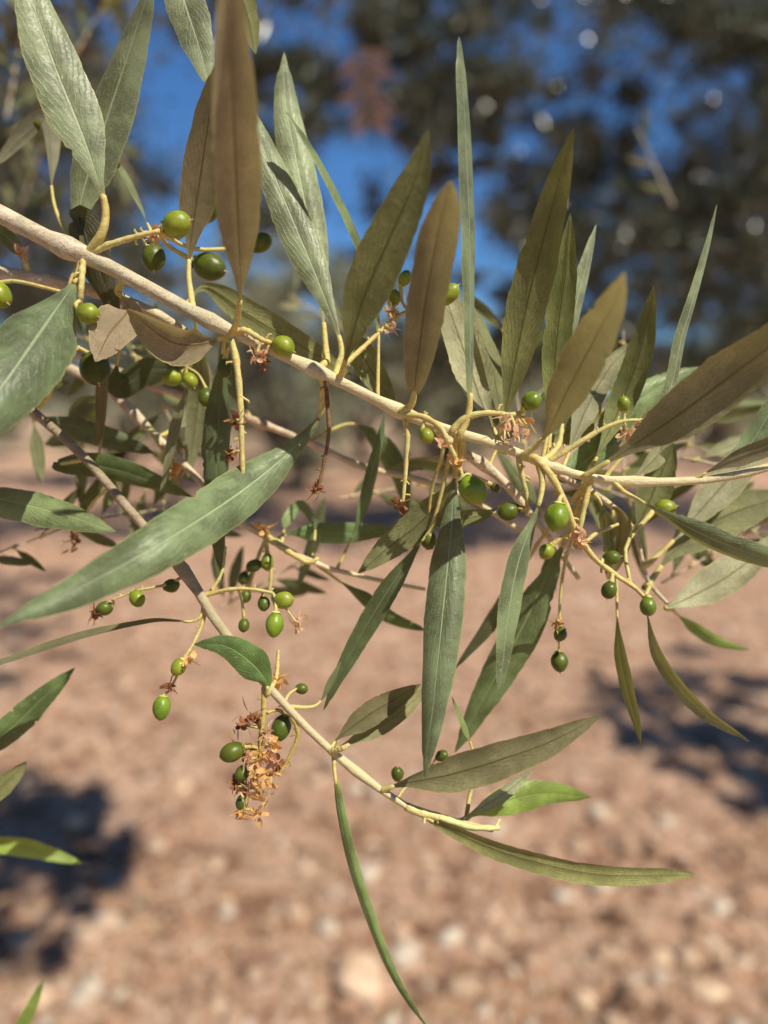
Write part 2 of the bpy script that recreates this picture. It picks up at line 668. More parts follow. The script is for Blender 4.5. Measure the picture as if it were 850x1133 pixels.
G = (1, 1, 1)
SHADE_TINT = (.62, .62, .6)  # darker tint, paints shade onto a leaf
OL = (.82, .92, .62)       # olive-green undersides
SILV = (1.25, 1.25, 1.2)

# ================================================================== the main branch
A = Branch('long tan olive branch crossing from the upper left, bearing most of the sharp leaves',
           [(-190, 130, 21.5, 30), (-60, 205, 20.6, 26), (0, 237, 20.3, 24), (60, 268, 20.1, 22), (110, 290, 20, 20), (170, 322, 20, 18), (240, 359, 20, 16),
            (300, 387, 20, 15), (345, 408, 20, 15), (400, 434, 20, 14), (440, 454, 20, 14), (490, 474, 20, 14), (540, 489, 20, 13),
            (585, 506, 20, 12), (625, 521, 20.1, 11), (665, 530, 20.3, 11), (720, 533, 20.4, 11), (780, 531, 20.4, 11), (830, 522, 20.3, 12), (880, 508, 20.2, 9)],
           nodes=[(95, 285), (255, 367), (445, 456), (590, 508), (355, 412), (690, 532)],
           pre=[(-1500, -300, 45, 34), (-900, -110, 33, 36), (-480, 10, 25, 36)])
# upper left
A.leaf([(97, 283, 20), (113, 258, 19.7), (117, 232, 19.6), (109, 200, 19.4), (90, 145, 19.2), (62, 75, 19), (40, 10, 18.8), (22, -60, 18.6)], 74, 12, 'top', .2, tint=(1.45, 1.45, 1.5), shape=1.05, pw=10,
       label='broad silvery green leaf standing up from the first node')
A.leaf([(92, 278, 20.6), (86, 255, 21), (94, 205, 21.2), (120, 125, 21.2), (145, 45, 21), (166, -30, 20.6)], 58, -28, 'top', .05, tint=(1.0, 1.0, 1.0), shape=1.05)
A.leaf([(88, 285, 21), (60, 225, 22.5), (52, 140, 23.5), (30, 150, 23.8), (-5, 190, 24)], 24, 40, 'under', .4, tint=SHADE_TINT, attach=True)
A.leaf([(168, 258, 20.8), (160, 240, 21.2), (143, 200, 21.8), (122, 165, 22)], 9, 72, 'top', .12, tint=(1.3, 1.3, 1.1), attach=False)
A.leaf([(254, 376, 20), (263, 352, 19.4), (266, 318, 18.6), (264, 250, 17.3), (260, 150, 15.8), (256, 50, 14.6), (252, -60, 13.6)], 62, 8, 'under', .14, mat=M_BROWN, tint=(1.15, 1.05, .9), pw=9,
       label='bronze brown blurred leaf standing nearest the lens')
A.leaf([(214, 345, 20.2), (209, 300, 20.6), (214, 250, 20.6), (226, 170, 20), (240, 70, 19)], 52, 0, 'under', .22, mat=M_BROWN, tint=(.6, .52, .4))
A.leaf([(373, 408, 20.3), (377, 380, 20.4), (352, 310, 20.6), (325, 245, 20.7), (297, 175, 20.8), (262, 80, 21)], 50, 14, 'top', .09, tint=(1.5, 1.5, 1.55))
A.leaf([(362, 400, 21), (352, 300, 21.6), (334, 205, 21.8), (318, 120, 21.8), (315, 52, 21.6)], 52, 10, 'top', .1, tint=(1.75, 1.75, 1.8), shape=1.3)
A.leaf([(418, 440, 20.6), (418, 330, 21), (403, 280, 20.9), (377, 222, 20.6), (348, 165, 20.3), (321, 119, 20)], 11, 68, 'top', .2, tint=(1.1, 1.2, .9), tip='strap')
A.leaf([(378, 415, 19.8), (385, 390, 19.0), (403, 330, 18.3), (432, 262, 17.6), (459, 200, 17.0), (474, 143, 16.5)], 66, -6, 'under', .08, tint=(.60, .66, .36), shape=1.08, pw=8)
A.leaf([(443, 456, 19.9), (456, 446, 19.6), (461, 410, 19), (471, 335, 18), (484, 260, 16.9), (497, 195, 15.8)], 50, 6, 'under', .12, mat=M_BROWN, tint=(1, .94, .8), tip='blunt', pw=9,
       label='blunt ended bronze leaf with a pale broken tip')
A.leaf([(508, 482, 19.9), (519, 455, 19.8), (521, 400, 19.6), (521, 290, 19.3), (518, 180, 19), (513, 38, 18.6)], 19, 64, 'top', .1, tint=(1.15, 1.2, 1.15), pw=9, tip='strap')
A.leaf([(556, 498, 20.3), (535, 450, 20.9), (516, 395, 21.4), (498, 345, 21.6), (480, 292, 21.6)], 52, 20, 'under', .1, tint=(1.25, 1.25, 1.1), shape=1.1)
A.leaf([(558, 498, 20.4), (553, 450, 21.1), (540, 395, 21.6), (520, 345, 22), (505, 320, 22)], 26, 55, 'under', .1, tint=(.6, .66, .42))
A.leaf([(556, 494, 20.1), (560, 455, 20.1), (583, 340, 19.4), (610, 232, 18.4), (634, 141, 17.4)], 56, -8, 'under', .07, tint=(.66, .70, .36), shape=1.08,
       label='tall olive green leaf seen from below, hooked at its tip')
A.leaf([(606, 512, 20.6), (612, 440, 21), (617, 370, 20.6), (626, 300, 20), (631, 236, 19.4)], 40, 6, 'under', .1, tint=(.60, .70, .32))
A.leaf([(600, 510, 20.6), (618, 420, 21), (636, 345, 21), (652, 290, 21), (667, 246, 21)], 25, 40, 'top', .2, tint=(1.8, 1.8, 1.8))
A.leaf([(578, 505, 19.9), (602, 484, 19.4), (628, 432, 18.2), (660, 372, 17), (683, 330, 16), (698, 293, 15.2)], 60, -4, 'under', .1, mat=M_BROWN, tint=(.95, .92, .62), shape=1.15, pw=9,
       label='olive brown leaf leaning toward the lens with a dark midrib')
A.leaf([(650, 528, 20.6), (686, 450, 21.2), (708, 390, 20.8), (724, 316, 20.2)], 40, 4, 'under', .08, tint=(.62, .70, .36))
A.leaf([(622, 520, 20.7), (650, 450, 21.6), (676, 405, 21.7), (704, 376, 21.7)], 34, 0, 'under', .1, tint=(1.2, 1.2, 1.05))
A.leaf([(668, 530, 20.3), (735, 445, 20.5), (756, 370, 20.3), (778, 300, 20.1), (800, 226, 19.8)], 14, 58, 'top', .28, tint=(1.6, 1.6, 1.6), tip='strap')
A.leaf([(648, 527, 21), (680, 470, 22.2), (715, 438, 22.6), (750, 418, 22.8), (778, 403, 22.9)], 46, 10, 'top', .1, tint=(1.3, 1.5, 1.1))
A.leaf([(645, 528, 20.1), (690, 500, 19.6), (750, 460, 18.8), (810, 415, 18), (880, 362, 17), (940, 318, 16.4)], 74, 6, 'under', .09, mat=M_LEAF, tint=(.92, .86, .74), shape=1.0, pw=8,
       label='large grey brown leaf reaching out to the right')
A.leaf([(766, 531, 20.4), (800, 514, 20.1), (850, 494, 19.8), (920, 470, 19.4)], 26, 30, 'under', .08, tint=(.6, .55, .5))
A.leaf([(768, 531, 20.5), (822, 500, 20.7), (850, 460, 20.7), (885, 400, 20.7)], 30, 10, 'top', .1, tint=(1, 1.1, 1))
A.leaf([(690, 544, 20.2), (712, 556, 20), (760, 583, 19.7), (805, 604, 19.5), (860, 622, 19.3), (930, 628, 19)], 32, 30, 'top', .08, tint=(1.35, 1.45, 1.4), shape=1.15)
A.leaf([(690, 540, 20.9), (730, 500, 22), (735, 470, 22), (760, 440, 22)], 26, 30, 'under', .1, tint=(.8, .8, .6))
A.leaf([(600, 520, 20.8), (625, 528, 21.5), (660, 500, 21.8), (705, 458, 22)], 42, 5, 'top', .12, tint=(1.0, 1.3, .9))
A.leaf([(575, 505, 20.3), (605, 485, 21), (640, 470, 22), (655, 430, 22.4), (660, 395, 22.6)], 40, 12, 'under', .12, tint=(.62, .66, .4))
# hanging from the middle
A.leaf([(506, 480, 20.2), (504, 512, 20.6), (503, 535, 20.8), (498, 600, 20.4), (489, 690, 19.6), (478, 780, 19), (463, 862, 18.5)], 54, 8, 'top', .12, tint=(1.1, 1.2, 1.15), shape=1.0,
       label='long green leaf hanging straight down from the middle of the stem')
A.leaf([(596, 512, 19.9), (600, 535, 19.8), (594, 565, 19.6), (574, 622, 19.4), (562, 690, 19.2), (554, 776, 19)], 31, -36, 'top', .16, tint=(1.35, 1.45, 1.35), shape=1.05, pw=8)
A.leaf([(640, 560, 21), (626, 596, 21.6), (602, 645, 21.9), (572, 706, 22.1), (538, 768, 22.3), (502, 838, 22.4)], 52, 8, 'top', .14, tint=(.95, 1.15, .85), attach=True, pw=8)
A.leaf([(596, 600, 22), (560, 660, 22.6), (530, 702, 22.8), (498, 738, 23)], 22, 40, 'top', .15, tint=(.7, .7, .6), attach=True)
A.leaf([(512, 500, 20.3), (498, 540, 20.8), (465, 578, 21.2), (430, 606, 21.4), (397, 634, 21.5)], 44, 4, 'under', .14, tint=(.66, .72, .46))
A.leaf([(500, 496, 20.5), (480, 575, 21), (460, 608, 21), (430, 652, 20.9), (398, 704, 20.8), (350, 785, 20.6)], 30, 25, 'top', .3, tint=(.55, .65, .5), attach=True)
A.leaf([(560, 555, 20.8), (540, 568, 20.9), (515, 574, 21), (480, 582, 21.2)], 22, 20, 'under', .1, tint=(.7, .8, .45), attach=False)
A.leaf([(356, 412, 20.3), (358, 440, 20.9), (352, 464, 21.2), (325, 496, 20.9), (268, 543, 19.6), (180, 600, 17.4), (90, 650, 16.5), (-6, 697, 15.6)], 72, 6, 'top', .10, tint=(1.1, 1.25, 1.15), shape=1.05, pw=9,
       label='largest leaf, grey green, sweeping down to the left edge')
A.leaf([(92, 290, 20), (83, 312, 19.8), (60, 345, 19), (30, 388, 18), (0, 430, 17.2), (-70, 520, 16)], 104, 8, 'top', .07, tint=(.95, 1.1, 1.05), shape=1.0, pw=10)
A.leaf([(250, 372, 20.2), (225, 380, 20), (190, 378, 19.4), (140, 342, 18.8)], 52, -24, 'under', .06, mat=M_BROWN, tint=(1.0, .9, .8), attach=False)
A.leaf([(130, 322, 20.6), (142, 342, 20.3), (122, 368, 19.6), (106, 400, 19)], 58, 10, 'under', .06, mat=M_BROWN, tint=(1.1, .95, .9))
A.leaf([(94, 286, 20.4), (88, 240, 20.5), (104, 285, 20.6), (128, 352, 20.6)], 46, 20, 'top', .1, tint=(.25, .2, .18))  # near-black tint paints this leaf as shaded
A.leaf([(250, 372, 20.4), (246, 395, 20.8), (243, 450, 21.2), (240, 520, 21.4), (243, 590, 21.4), (250, 642, 21.3)], 38, -12, 'top', .06, tint=(.5, .6, .5), shape=.85)
A.leaf([(215, 350, 21), (222, 400, 22.2), (218, 460, 23), (208, 530, 23.4)], 30, 15, 'under', .1, tint=(.9, 1, .8))
A.leaf([(200, 345, 20.6), (228, 318, 21.4), (275, 348, 21.6), (325, 378, 21.6), (392, 418, 21.4)], 42, 6, 'under', .08, tint=(.72, .76, .45), attach=True)
A.leaf([(372, 412, 20.6), (392, 385, 21.4), (414, 415, 21.6), (438, 452, 21.6)], 40, 0, 'under', .1, tint=(.62, .68, .42))
# shaded twig behind the right half carries the deep leaves
H = Branch('shaded twig hidden behind the right end of the main branch', [(585, 506, 20.4, 9), (630, 532, 21.2, 9), (672, 556, 21.8, 8), (702, 590, 22.2, 7), (716, 640, 22.4, 6), (742, 672, 22.4, 5)], nodes=[(672, 556)])
# narrow hanging leaves on the right
H.leaf([(716, 625, 22.3), (745, 598, 22.4), (790, 548, 22.8), (832, 500, 23), (880, 440, 23.2)], 46, 12, 'under', .12, tint=(1.2, 1.2, 1.05))
H.leaf([(714, 650, 22.4), (722, 640, 22.6), (748, 608, 22.9), (800, 572, 23.2), (880, 545, 23.5)], 60, 0, 'under', .14, tint=(.6, .64, .42))
H.leaf([(692, 578, 22), (706, 580, 22.1), (725, 540, 22.1), (745, 490, 22)], 44, 10, 'under', .05, tint=(.55, .6, .36))
H.leaf([(672, 556, 21.8), (686, 570, 21.5), (684, 605, 21.6), (674, 642, 21.6)], 36, 20, 'under', .05, mat=M_BROWN, tint=(.8, .75, .5))
H.leaf([(655, 545, 21.4), (664, 555, 21.3), (672, 585, 21.5), (676, 625, 21.5)], 20, 30, 'top', .2, tint=(1.3, 1.3, 1))
H.leaf([(678, 562, 21.9), (682, 640, 21.6), (684, 700, 21.2), (694, 758, 21), (715, 822, 20.8)], 18, 50, 'under', .45, tint=(.8, .85, .5))
H.leaf([(742, 672, 22.4), (738, 672, 21.6), (765, 660, 22), (808, 636, 22.4), (870, 590, 22.8)], 50, -16, 'under', .12, tint=(1.1, 1.1, 1.0))
H.leaf([(742, 672, 22.4), (752, 682, 24), (788, 708, 25), (833, 723, 25.5)], 17, 20, 'top', .3, mat=M_FRESH)
H.leaf([(714, 660, 22), (722, 704, 20.9), (742, 745, 20.9), (778, 786, 20.8), (829, 820, 20.8)], 19, 45, 'under', .08, tint=(.9, .95, .7))
# flower and fruit stalks
g_lit = (1.35, 1.35, 1.1)  # brighter olive tint, sunlight painted into the skin
g_shade = (.5, .55, .5)  # darker olive tint, shade painted into the skin
A.stalk([(98, 284, 20), (118, 272, 19.8), (150, 262, 19.8), (175, 256, 19.8)],
        [(196, 248, 19.8, 16, 10, 1.08, g_lit), (170, 285, 21, 15, -85, 1.1, g_shade), (229, 228, 21.6, 18, 60, 1.12, g_shade), (232, 295, 21.6, 17, -20, 1.25, g_shade),
         (288, 269, 21.8, 12, 20, 1.15, g_shade)], [(170, 260, 20, 5, M_PETAL)], w=9)
A.stalk([(92, 290, 19.9), (90, 320, 19.7), (88, 345, 20)], [(98, 347, 19.2, 13, -20, 1.05, g_lit)], w=9, scales=1)
A.stalk([(89, 290, 20.2), (76, 325, 20.1), (72, 375, 20), (62, 400, 20.2), (57, 432, 20.4), (44, 452, 20.6)], [(-2, 326, 20.2, 16, -40, 1.15, g_lit), (105, 408, 21, 19, -70, 1.0, (.3, .36, .4))],
        [(72, 384, 20, 6, M_GOLD)], w=8)
A.stalk([(256, 374, 19.9), (262, 402, 19.8), (266, 440, 19.8), (268, 500, 19.9), (270, 560, 20)], [(249, 408, 20.6, 10, -85, 1.15, g_shade)],
        [(262, 465, 19.8, 6, M_RUST), (256, 502, 19.9, 6, M_RUST)], w=9, scales=7)
A.stalk([(256, 368, 19.9), (272, 366, 19.7), (290, 376, 19.7), (302, 380, 19.8)], [(314, 383, 19.7, 13, -30, 1.05, g_lit)],
        [(284, 392, 19.7, 9, M_PETAL), (292, 402, 19.9, 6, M_RUST)], w=9, scales=2)
A.stalk([(361, 414, 20), (362, 440, 19.9), (364, 478, 19.9), (358, 515, 19.9), (352, 542, 19.9)], [], [(350, 542, 19.9, 6, M_RUST)], w=6, dry=True, scales=7)
A.stalk([(357, 412, 20.2), (356, 434, 20.7), (354, 452, 20.9)], [], [], w=8, scales=0)
A.stalk([(446, 458, 20), (451, 480, 19.9), (449, 520, 19.9), (446, 555, 19.9)], [], [(443, 556, 19.9, 5, M_RUST)], w=7, scales=6)
A.stalk([(374, 412, 20.2), (400, 386, 20.6), (422, 366, 20.9), (440, 350, 21), (462, 342, 21), (482, 338, 21)],
        [(448, 308, 21, 8, 60, 1.2, g_lit), (496, 326, 20.9, 11, 40, 1.4, g_lit), (436, 330, 21.2, 9, 80, 1.1, g_lit)], [(430, 362, 20.8, 9, M_PETAL), (432, 345, 20.9, 6, M_GOLD)], w=7, scales=5)
A.stalk([(500, 478, 19.9), (516, 462, 19.8), (540, 457, 19.8), (566, 459, 19.9), (578, 456, 20)], [(588, 444, 19.8, 12, 40, 1.05, (.9, 1.05, .9))],
        [(560, 468, 19.7, 8, M_PETAL), (572, 480, 19.6, 13, M_PETAL), (582, 470, 19.8, 9, M_GOLD)], w=9, scales=2)
A.stalk([(448, 458, 19.8), (470, 462, 19.6), (488, 474, 19.5), (498, 494, 19.5), (508, 515, 19.6), (512, 528, 19.6)],
        [(472, 482, 19.6, 9, -60, 1.05, g_lit), (523, 542, 19.4, 16.5, -50, 1.13, (1.15, 1.35, 1)), (548, 540, 21, 6, -40, 1.1, g_shade)], [(488, 490, 19.5, 7, M_PETAL), (505, 510, 19.6, 5, M_GOLD)], w=8, scales=4)
A.stalk([(574, 502, 20), (578, 528, 20), (583, 550, 20.1), (583, 570, 20.2)], [(563, 566, 20.4, 11.5, 200, 1.15, g_shade)], [], w=8, scales=6)
A.stalk([(594, 508, 19.9), (612, 530, 19.7), (626, 558, 19.7), (638, 588, 19.8), (656, 616, 20), (678, 634, 20.3), (702, 650, 20.4), (714, 662, 20.5)],
        [(616, 572, 19.3, 15.5, -100, 1.1, (1.05, 1.3, 1)), (605, 610, 20, 9.5, -130, 1.05, g_lit), (674, 653, 20.1, 10, -110, 1.05, g_shade), (677, 617, 20.6, 9, 10, 1.1, g_shade),
         (717, 671, 20.2, 10.5, -100, 1.05, (.7, .85, .7)), (736, 562, 21.6, 11, 10, 1.1, g_lit)], [(644, 590, 19.7, 9, M_PETAL), (640, 600, 19.8, 5, M_GOLD)], w=9, scales=6)
A.stalk([(606, 512, 20), (640, 490, 19.9), (668, 474, 19.9), (690, 466, 19.9), (714, 465, 19.9)], [(690, 447, 19.9, 8, 95, 1.15, g_lit)], [(692, 478, 19.9, 6, M_PETAL), (713, 464, 19.9, 3, M_PETAL)], w=7, scales=4)
A.stalk([(640, 580, 21), (626, 620, 21.5), (620, 660, 21.6), (619, 700, 21.6), (619, 716, 21.6)], [(620, 702, 21.4, 8, -120, 1.05, g_shade), (619, 732, 21.6, 11, -90, 1.1, g_shade)], [(617, 690, 21.5, 3, M_GOLD)], w=5, scales=5)
A.stalk([(598, 510, 20), (606, 506, 20.2), (618, 492, 20.6), (622, 470, 21)], [], [], w=9, scales=1)
A.stalk([(490, 500, 20.2), (478, 540, 20.8), (474, 575, 21.2), (470, 590, 21.3)], [(474, 597, 21.2, 10.5, 100, 1.1, g_shade)], [], w=5, scales=2)
A.stalk([(640, 600, 20.4), (660, 590, 20.6), (684, 580, 20.8)], [], [], w=7, scales=1)

# ================================================================== second stem behind, upper left
B = Branch('short tan stem just behind the main branch at the left edge',
           [(-190, 262, 23.5, 24), (-50, 296, 22, 20), (0, 303, 21.6, 19), (45, 309, 21.3, 17), (100, 321, 21.1, 16), (150, 337, 21, 15), (190, 356, 21, 12), (214, 372, 21.1, 9)],
           nodes=[(32, 306)], pre=[(-1500, -290, 45, 26), (-950, 10, 36, 28), (-500, 180, 28, 28)])
B.leaf([(30, 304, 21.5), (24, 285, 21.3), (8, 262, 21.2), (-20, 246, 21)], 22, 20, 'top', .2, tint=(1.2, 1.3, 1.1))
B.stalk([(32, 306, 21.5), (30, 295, 21.2), (26, 282, 21.1)], [], [(24, 280, 21.1, 3, M_PETAL)], w=7, scales=1)
B.leaf([(118, 330, 21.2), (118, 385, 21.6), (115, 440, 21.8), (112, 505, 22)], 16, 50, 'under', .1, mat=M_BROWN, tint=(.45, .4, .3))
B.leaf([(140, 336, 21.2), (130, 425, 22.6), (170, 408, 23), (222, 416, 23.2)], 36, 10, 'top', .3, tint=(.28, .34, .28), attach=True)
B.leaf([(206, 366, 21.2), (205, 430, 21.8), (193, 480, 22), (183, 545, 22)], 15, 40, 'under', .3, tint=(.75, .75, .6))
B.stalk([(190, 356, 21.2), (212, 385, 21.8), (208, 405, 22), (200, 412, 22)], [(191, 418, 21.8, 11, 200, 1.1, g_lit), (211, 421, 21.6, 9, -60, 1.1, g_lit), (228, 440, 21.9, 10, -90, 1.15, g_shade)], [], w=5, scales=2)

# ================================================================== lower branch
Cb = Branch('lower drooping olive branch with thin leaves and one dried blossom clump',
            [(-160, 300, 24, 16), (-30, 402, 22.6, 13), (42, 460, 22, 12), (95, 508, 21.6, 12), (150, 572, 21.2, 12), (205, 633, 20.8, 13), (240, 688, 20.4, 13), (285, 745, 20.1, 11), (325, 790, 20, 10),
             (368, 832, 20, 10), (420, 873, 20, 9), (462, 898, 20, 9), (500, 908, 20, 9), (545, 918, 20.1, 7)],
            nodes=[(228, 660), (290, 750), (368, 832), (462, 898)], tint=(.58, .54, .50), pre=[(-1500, -280, 45, 22), (-900, 20, 36, 22), (-450, 190, 28, 20)])  # dark stem tint paints in the shade of the largest leaf
Cb.leaf([(226, 662, 20.6), (218, 686, 20.5), (170, 688, 20.4), (110, 700, 20.2), (60, 715, 20), (-20, 744, 19.6)], 10, 66, 'under', .14, tint=(.5, .5, .4), tip='strap')
Cb.leaf([(296, 768, 19.9), (294, 752, 19.7), (272, 728, 19.5), (246, 714, 19.4), (215, 712, 19.3)], 44, -18, 'top', .07, tint=(.8, 1.25, .7), shape=.72,
        label='short broad green leaf folded back over the stem')
Cb.leaf([(366, 828, 20), (376, 815, 20.2), (412, 788, 20.5), (440, 772, 20.8), (466, 757, 21)], 34, 12, 'under', .05, tint=(.5, .46, .3))
Cb.leaf([(366, 829, 20.3), (385, 822, 20.6), (420, 805, 20.9), (455, 778, 21.2), (476, 756, 21.3)], 26, -30, 'under', .05, tint=(1.1, 1.1, .8))
Cb.leaf([(369, 834, 20), (371, 860, 19.8), (376, 900, 19.6), (388, 955, 19.3), (410, 1025, 19), (432, 1085, 18.7), (462, 1150, 18.4)], 15, 48, 'top', .08, tint=(1.3, 1.6, 1), tip='strap')
Cb.leaf([(422, 874, 20), (450, 866, 19.7), (500, 856, 19.4), (560, 838, 19.1), (610, 820, 18.9), (666, 791, 18.6)], 50, 10, 'under', .04, tint=(.72, .70, .52), shape=.95,
        label='grey olive leaf seen from below, pointing right')
Cb.leaf([(456, 896, 20), (480, 908, 19.8), (540, 936, 19.6), (600, 955, 19.4), (670, 968, 19.2), (770, 968, 19)], 27, 30, 'under', .05, tint=(.8, .84, .45), shape=1.0, pw=8, tip='strap',
        label='lowest long olive leaf reaching right with a curled tip')
Cb.leaf([(510, 910, 20.2), (530, 898, 20.6), (565, 885, 21.2), (610, 878, 21.7), (658, 886, 22)], 40, 10, 'top', .05, mat=M_FRESH, label='bright young leaf behind the lowest tip')
Cb.leaf([(508, 908, 20.1), (530, 895, 20.3), (560, 876, 20.6), (590, 850, 21)], 18, 40, 'under', .05, tint=(1.1, 1.2, 1))
Cb.leaf([(515, 910, 20.5), (520, 880, 21), (526, 855, 21), (520, 820, 21), (500, 770, 21)], 8, 60, 'top', .6, tint=(1.2, 1.3, .8))
Cb.leaf([(318, 782, 20), (350, 780, 20.4), (368, 752, 20.7), (382, 728, 21)], 10, 60, 'top', .4, tint=(.8, .8, .6))
Cb.leaf([(96, 508, 21.7), (62, 515, 22.3), (110, 516, 22.5), (160, 530, 22.6), (212, 552, 22.6)], 34, 20, 'top', .12, tint=(.5, .7, .4))
Cb.leaf([(40, 458, 22.2), (68, 468, 23.2), (115, 484, 23.5), (172, 502, 23.6)], 34, 10, 'top', .1, tint=(.7, .8, .8))
Cb.stalk([(228, 658, 20.7), (255, 652, 20.5), (280, 652, 20.4), (302, 656, 20.4)], [(304, 691, 20, 11.5, -95, 1.3, (1, 1.25, .9)), (314, 664, 20.3, 11, 10, 1.15, g_lit), (292, 668, 20.6, 8, -80, 1.1, g_shade), (270, 692, 20.8, 7, -90, 1.2, g_shade)],
         [(330, 692, 20.3, 8, M_PETAL)], w=6, scales=4)
Cb.stalk([(229, 668, 20.6), (222, 695, 20.5), (212, 716, 20.3), (203, 730, 20.2), (195, 750, 20.2), (186, 766, 20.2)], [(198, 738, 20, 9.5, -120, 1.1, g_lit), (179, 783, 20, 11, -95, 1.3, (.9, 1.2, .9))],
         [(209, 730, 20, 8, M_GOLD), (188, 760, 20.1, 6, M_RUST)], w=5, scales=3)
Cb.stalk([(293, 758, 20), (292, 785, 19.9), (288, 820, 19.8), (280, 860, 19.7), (270, 895, 19.6)],
         [(257, 832, 19.5, 12, 200, 1.25, g_shade), (311, 806, 20.3, 12, -110, 1.3, (.4, .5, .4)), (268, 856, 19.7, 9, -110, 1.1, g_shade), (268, 888, 19.7, 8, -100, 1.1, g_shade)],
         [(268, 803, 19.8, 12, M_RUST), (280, 796, 19.8, 11, M_RUST), (294, 812, 19.7, 11, M_PETAL), (290, 838, 19.6, 13, M_GOLD), (278, 840, 19.6, 12, M_PETAL), (272, 828, 19.8, 10, M_RUST), (300, 826, 19.7, 10, M_GOLD), (284, 900, 19.6, 8, M_GOLD), (283, 862, 19.5, 13, M_GOLD), (298, 862, 19.5, 14, M_GOLD),
          (290, 880, 19.5, 12, M_GOLD), (275, 878, 19.6, 9, M_PETAL), (266, 900, 19.6, 8, M_GOLD), (300, 840, 19.6, 10, M_PETAL), (262, 870, 19.7, 7, M_RUST)], w=7, scales=6, tint=(.8, .75, .6))
Cb.stalk([(322, 790, 20), (330, 812, 20), (320, 838, 19.9), (308, 858, 19.8)], [], [(306, 848, 19.7, 8, M_RUST)], w=6, scales=4, tint=(.7, .65, .5))
Cb.stalk([(314, 780, 20.1), (320, 768, 20.6), (328, 762, 20.8)], [(334, 762, 20.9, 7, 0, 1.1, g_shade)], [], w=5, scales=1)
Cb.stalk([(205, 635, 20.9), (190, 645, 20.8), (170, 650, 20.7), (150, 654, 20.7), (124, 664, 20.7)], [(152, 662, 20.6, 9.5, -60, 1.1, g_lit), (190, 648, 20.9, 9, 10, 1.1, g_shade), (116, 673, 20.8, 9, 200, 1.1, g_shade)], [(105, 678, 20.8, 5, M_RUST)], w=4, scales=3)
Cb.stalk([(228, 660, 20.7), (245, 635, 20.8), (250, 605, 21)], [], [], w=5, scales=1)
Cb.stalk([(293, 768, 20), (305, 752, 20.2), (308, 720, 20.4)], [], [(308, 752, 20.2, 3, M_GOLD)], w=7, scales=0)
Cb.stalk([(462, 898, 19.9), (490, 905, 19.8), (520, 915, 19.8), (552, 916, 19.9)], [], [], w=10, scales=5, tint=(1.2, 1.3, 1.5))
Cb.stalk([(368, 831, 19.9), (378, 828, 19.7), (386, 824, 19.7)], [], [], w=9, scales=1)
Cb.stalk([(440, 885, 20.2), (452, 868, 20.6), (480, 845, 21)], [(440, 856, 20.8, 8, 90, 1.1, g_shade), (489, 836, 21, 7, 30, 1.1, g_shade)], [], w=4, scales=1)
Cb.stalk([(120, 540, 21.6), (100, 560, 22.4), (86, 590, 23)], [], [(82, 598, 23, 14, M_RUST)], w=4, scales=1)

# ================================================================== pale twigs behind
D = Branch('pale twig behind the largest leaf, leading to a small bunch of unripe olives',
           [(-60, 360, 26, 14), (40, 392, 25, 13), (115, 428, 24, 12), (168, 478, 23.4, 10), (215, 525, 23, 9), (260, 574, 22.6, 8), (300, 597, 22.4, 7), (350, 624, 22.4, 7), (410, 640, 22.6, 6), (470, 652, 23, 5)],
           nodes=[(168, 478), (300, 597)], tint=(1.2, 1.12, 1.15), pre=[(-1500, -270, 45, 20), (-900, 60, 40, 18), (-400, 260, 32, 16)])
D.leaf([(300, 600, 22.6), (325, 590, 23.4), (385, 590, 24), (452, 586, 24.3)], 30, 12, 'top', .12, tint=(.9, 1.3, .9))
D.leaf([(346, 620, 22.6), (350, 575, 23.4), (346, 600, 23.8), (326, 655, 24)], 18, 30, 'top', .2, tint=(.6, .7, .6))
D.leaf([(372, 632, 22.6), (400, 570, 22.5), (416, 510, 22.5), (432, 458, 22.5)], 17, 40, 'top', .2, tint=(.9, 1.2, .8))
D.leaf([(352, 626, 22.6), (392, 655, 22.9), (430, 684, 23), (474, 700, 23)], 20, 30, 'top', .2, tint=(.7, 1.1, .6))
D.leaf([(312, 600, 22.5), (318, 575, 23.8), (335, 560, 24.2), (352, 590, 24.4)], 16, 10, 'top', .2, tint=(1.2, 1.4, 1.1))
D.leaf([(175, 485, 23.6), (205, 465, 24.5), (222, 440, 25), (230, 400, 25)], 34, 10, 'under', .2, tint=(1, 1, .9))
D.leaf([(120, 430, 24), (98, 452, 25), (80, 478, 25.5), (46, 492, 26)], 40, 10, 'top', .1, tint=(1.1, 1.2, 1))
D.stalk([(294, 594, 22.4), (296, 612, 22.2), (300, 634, 22.2), (298, 655, 22.2)], [(281, 626, 22.2, 8, 200, 1.15, g_shade), (296, 622, 22, 8, -90, 1.3, g_lit), (270, 640, 22.4, 7, -100, 1.1, g_shade)], [(292, 585, 22.3, 5, M_GOLD)], w=6, scales=4)
D.stalk([(168, 478, 23.3), (182, 500, 23.2), (188, 515, 23.2), (190, 530, 23.2)], [], [(192, 522, 23.2, 7, M_GOLD), (205, 515, 23.4, 6, M_PETAL)], w=7, scales=2)
D.stalk([(300, 597, 22.3), (316, 608, 22.2), (340, 622, 22.1), (352, 618, 22.1)], [(272, 660, 22.5, 7, -100, 1.1, g_shade)], [], w=9, scales=1)

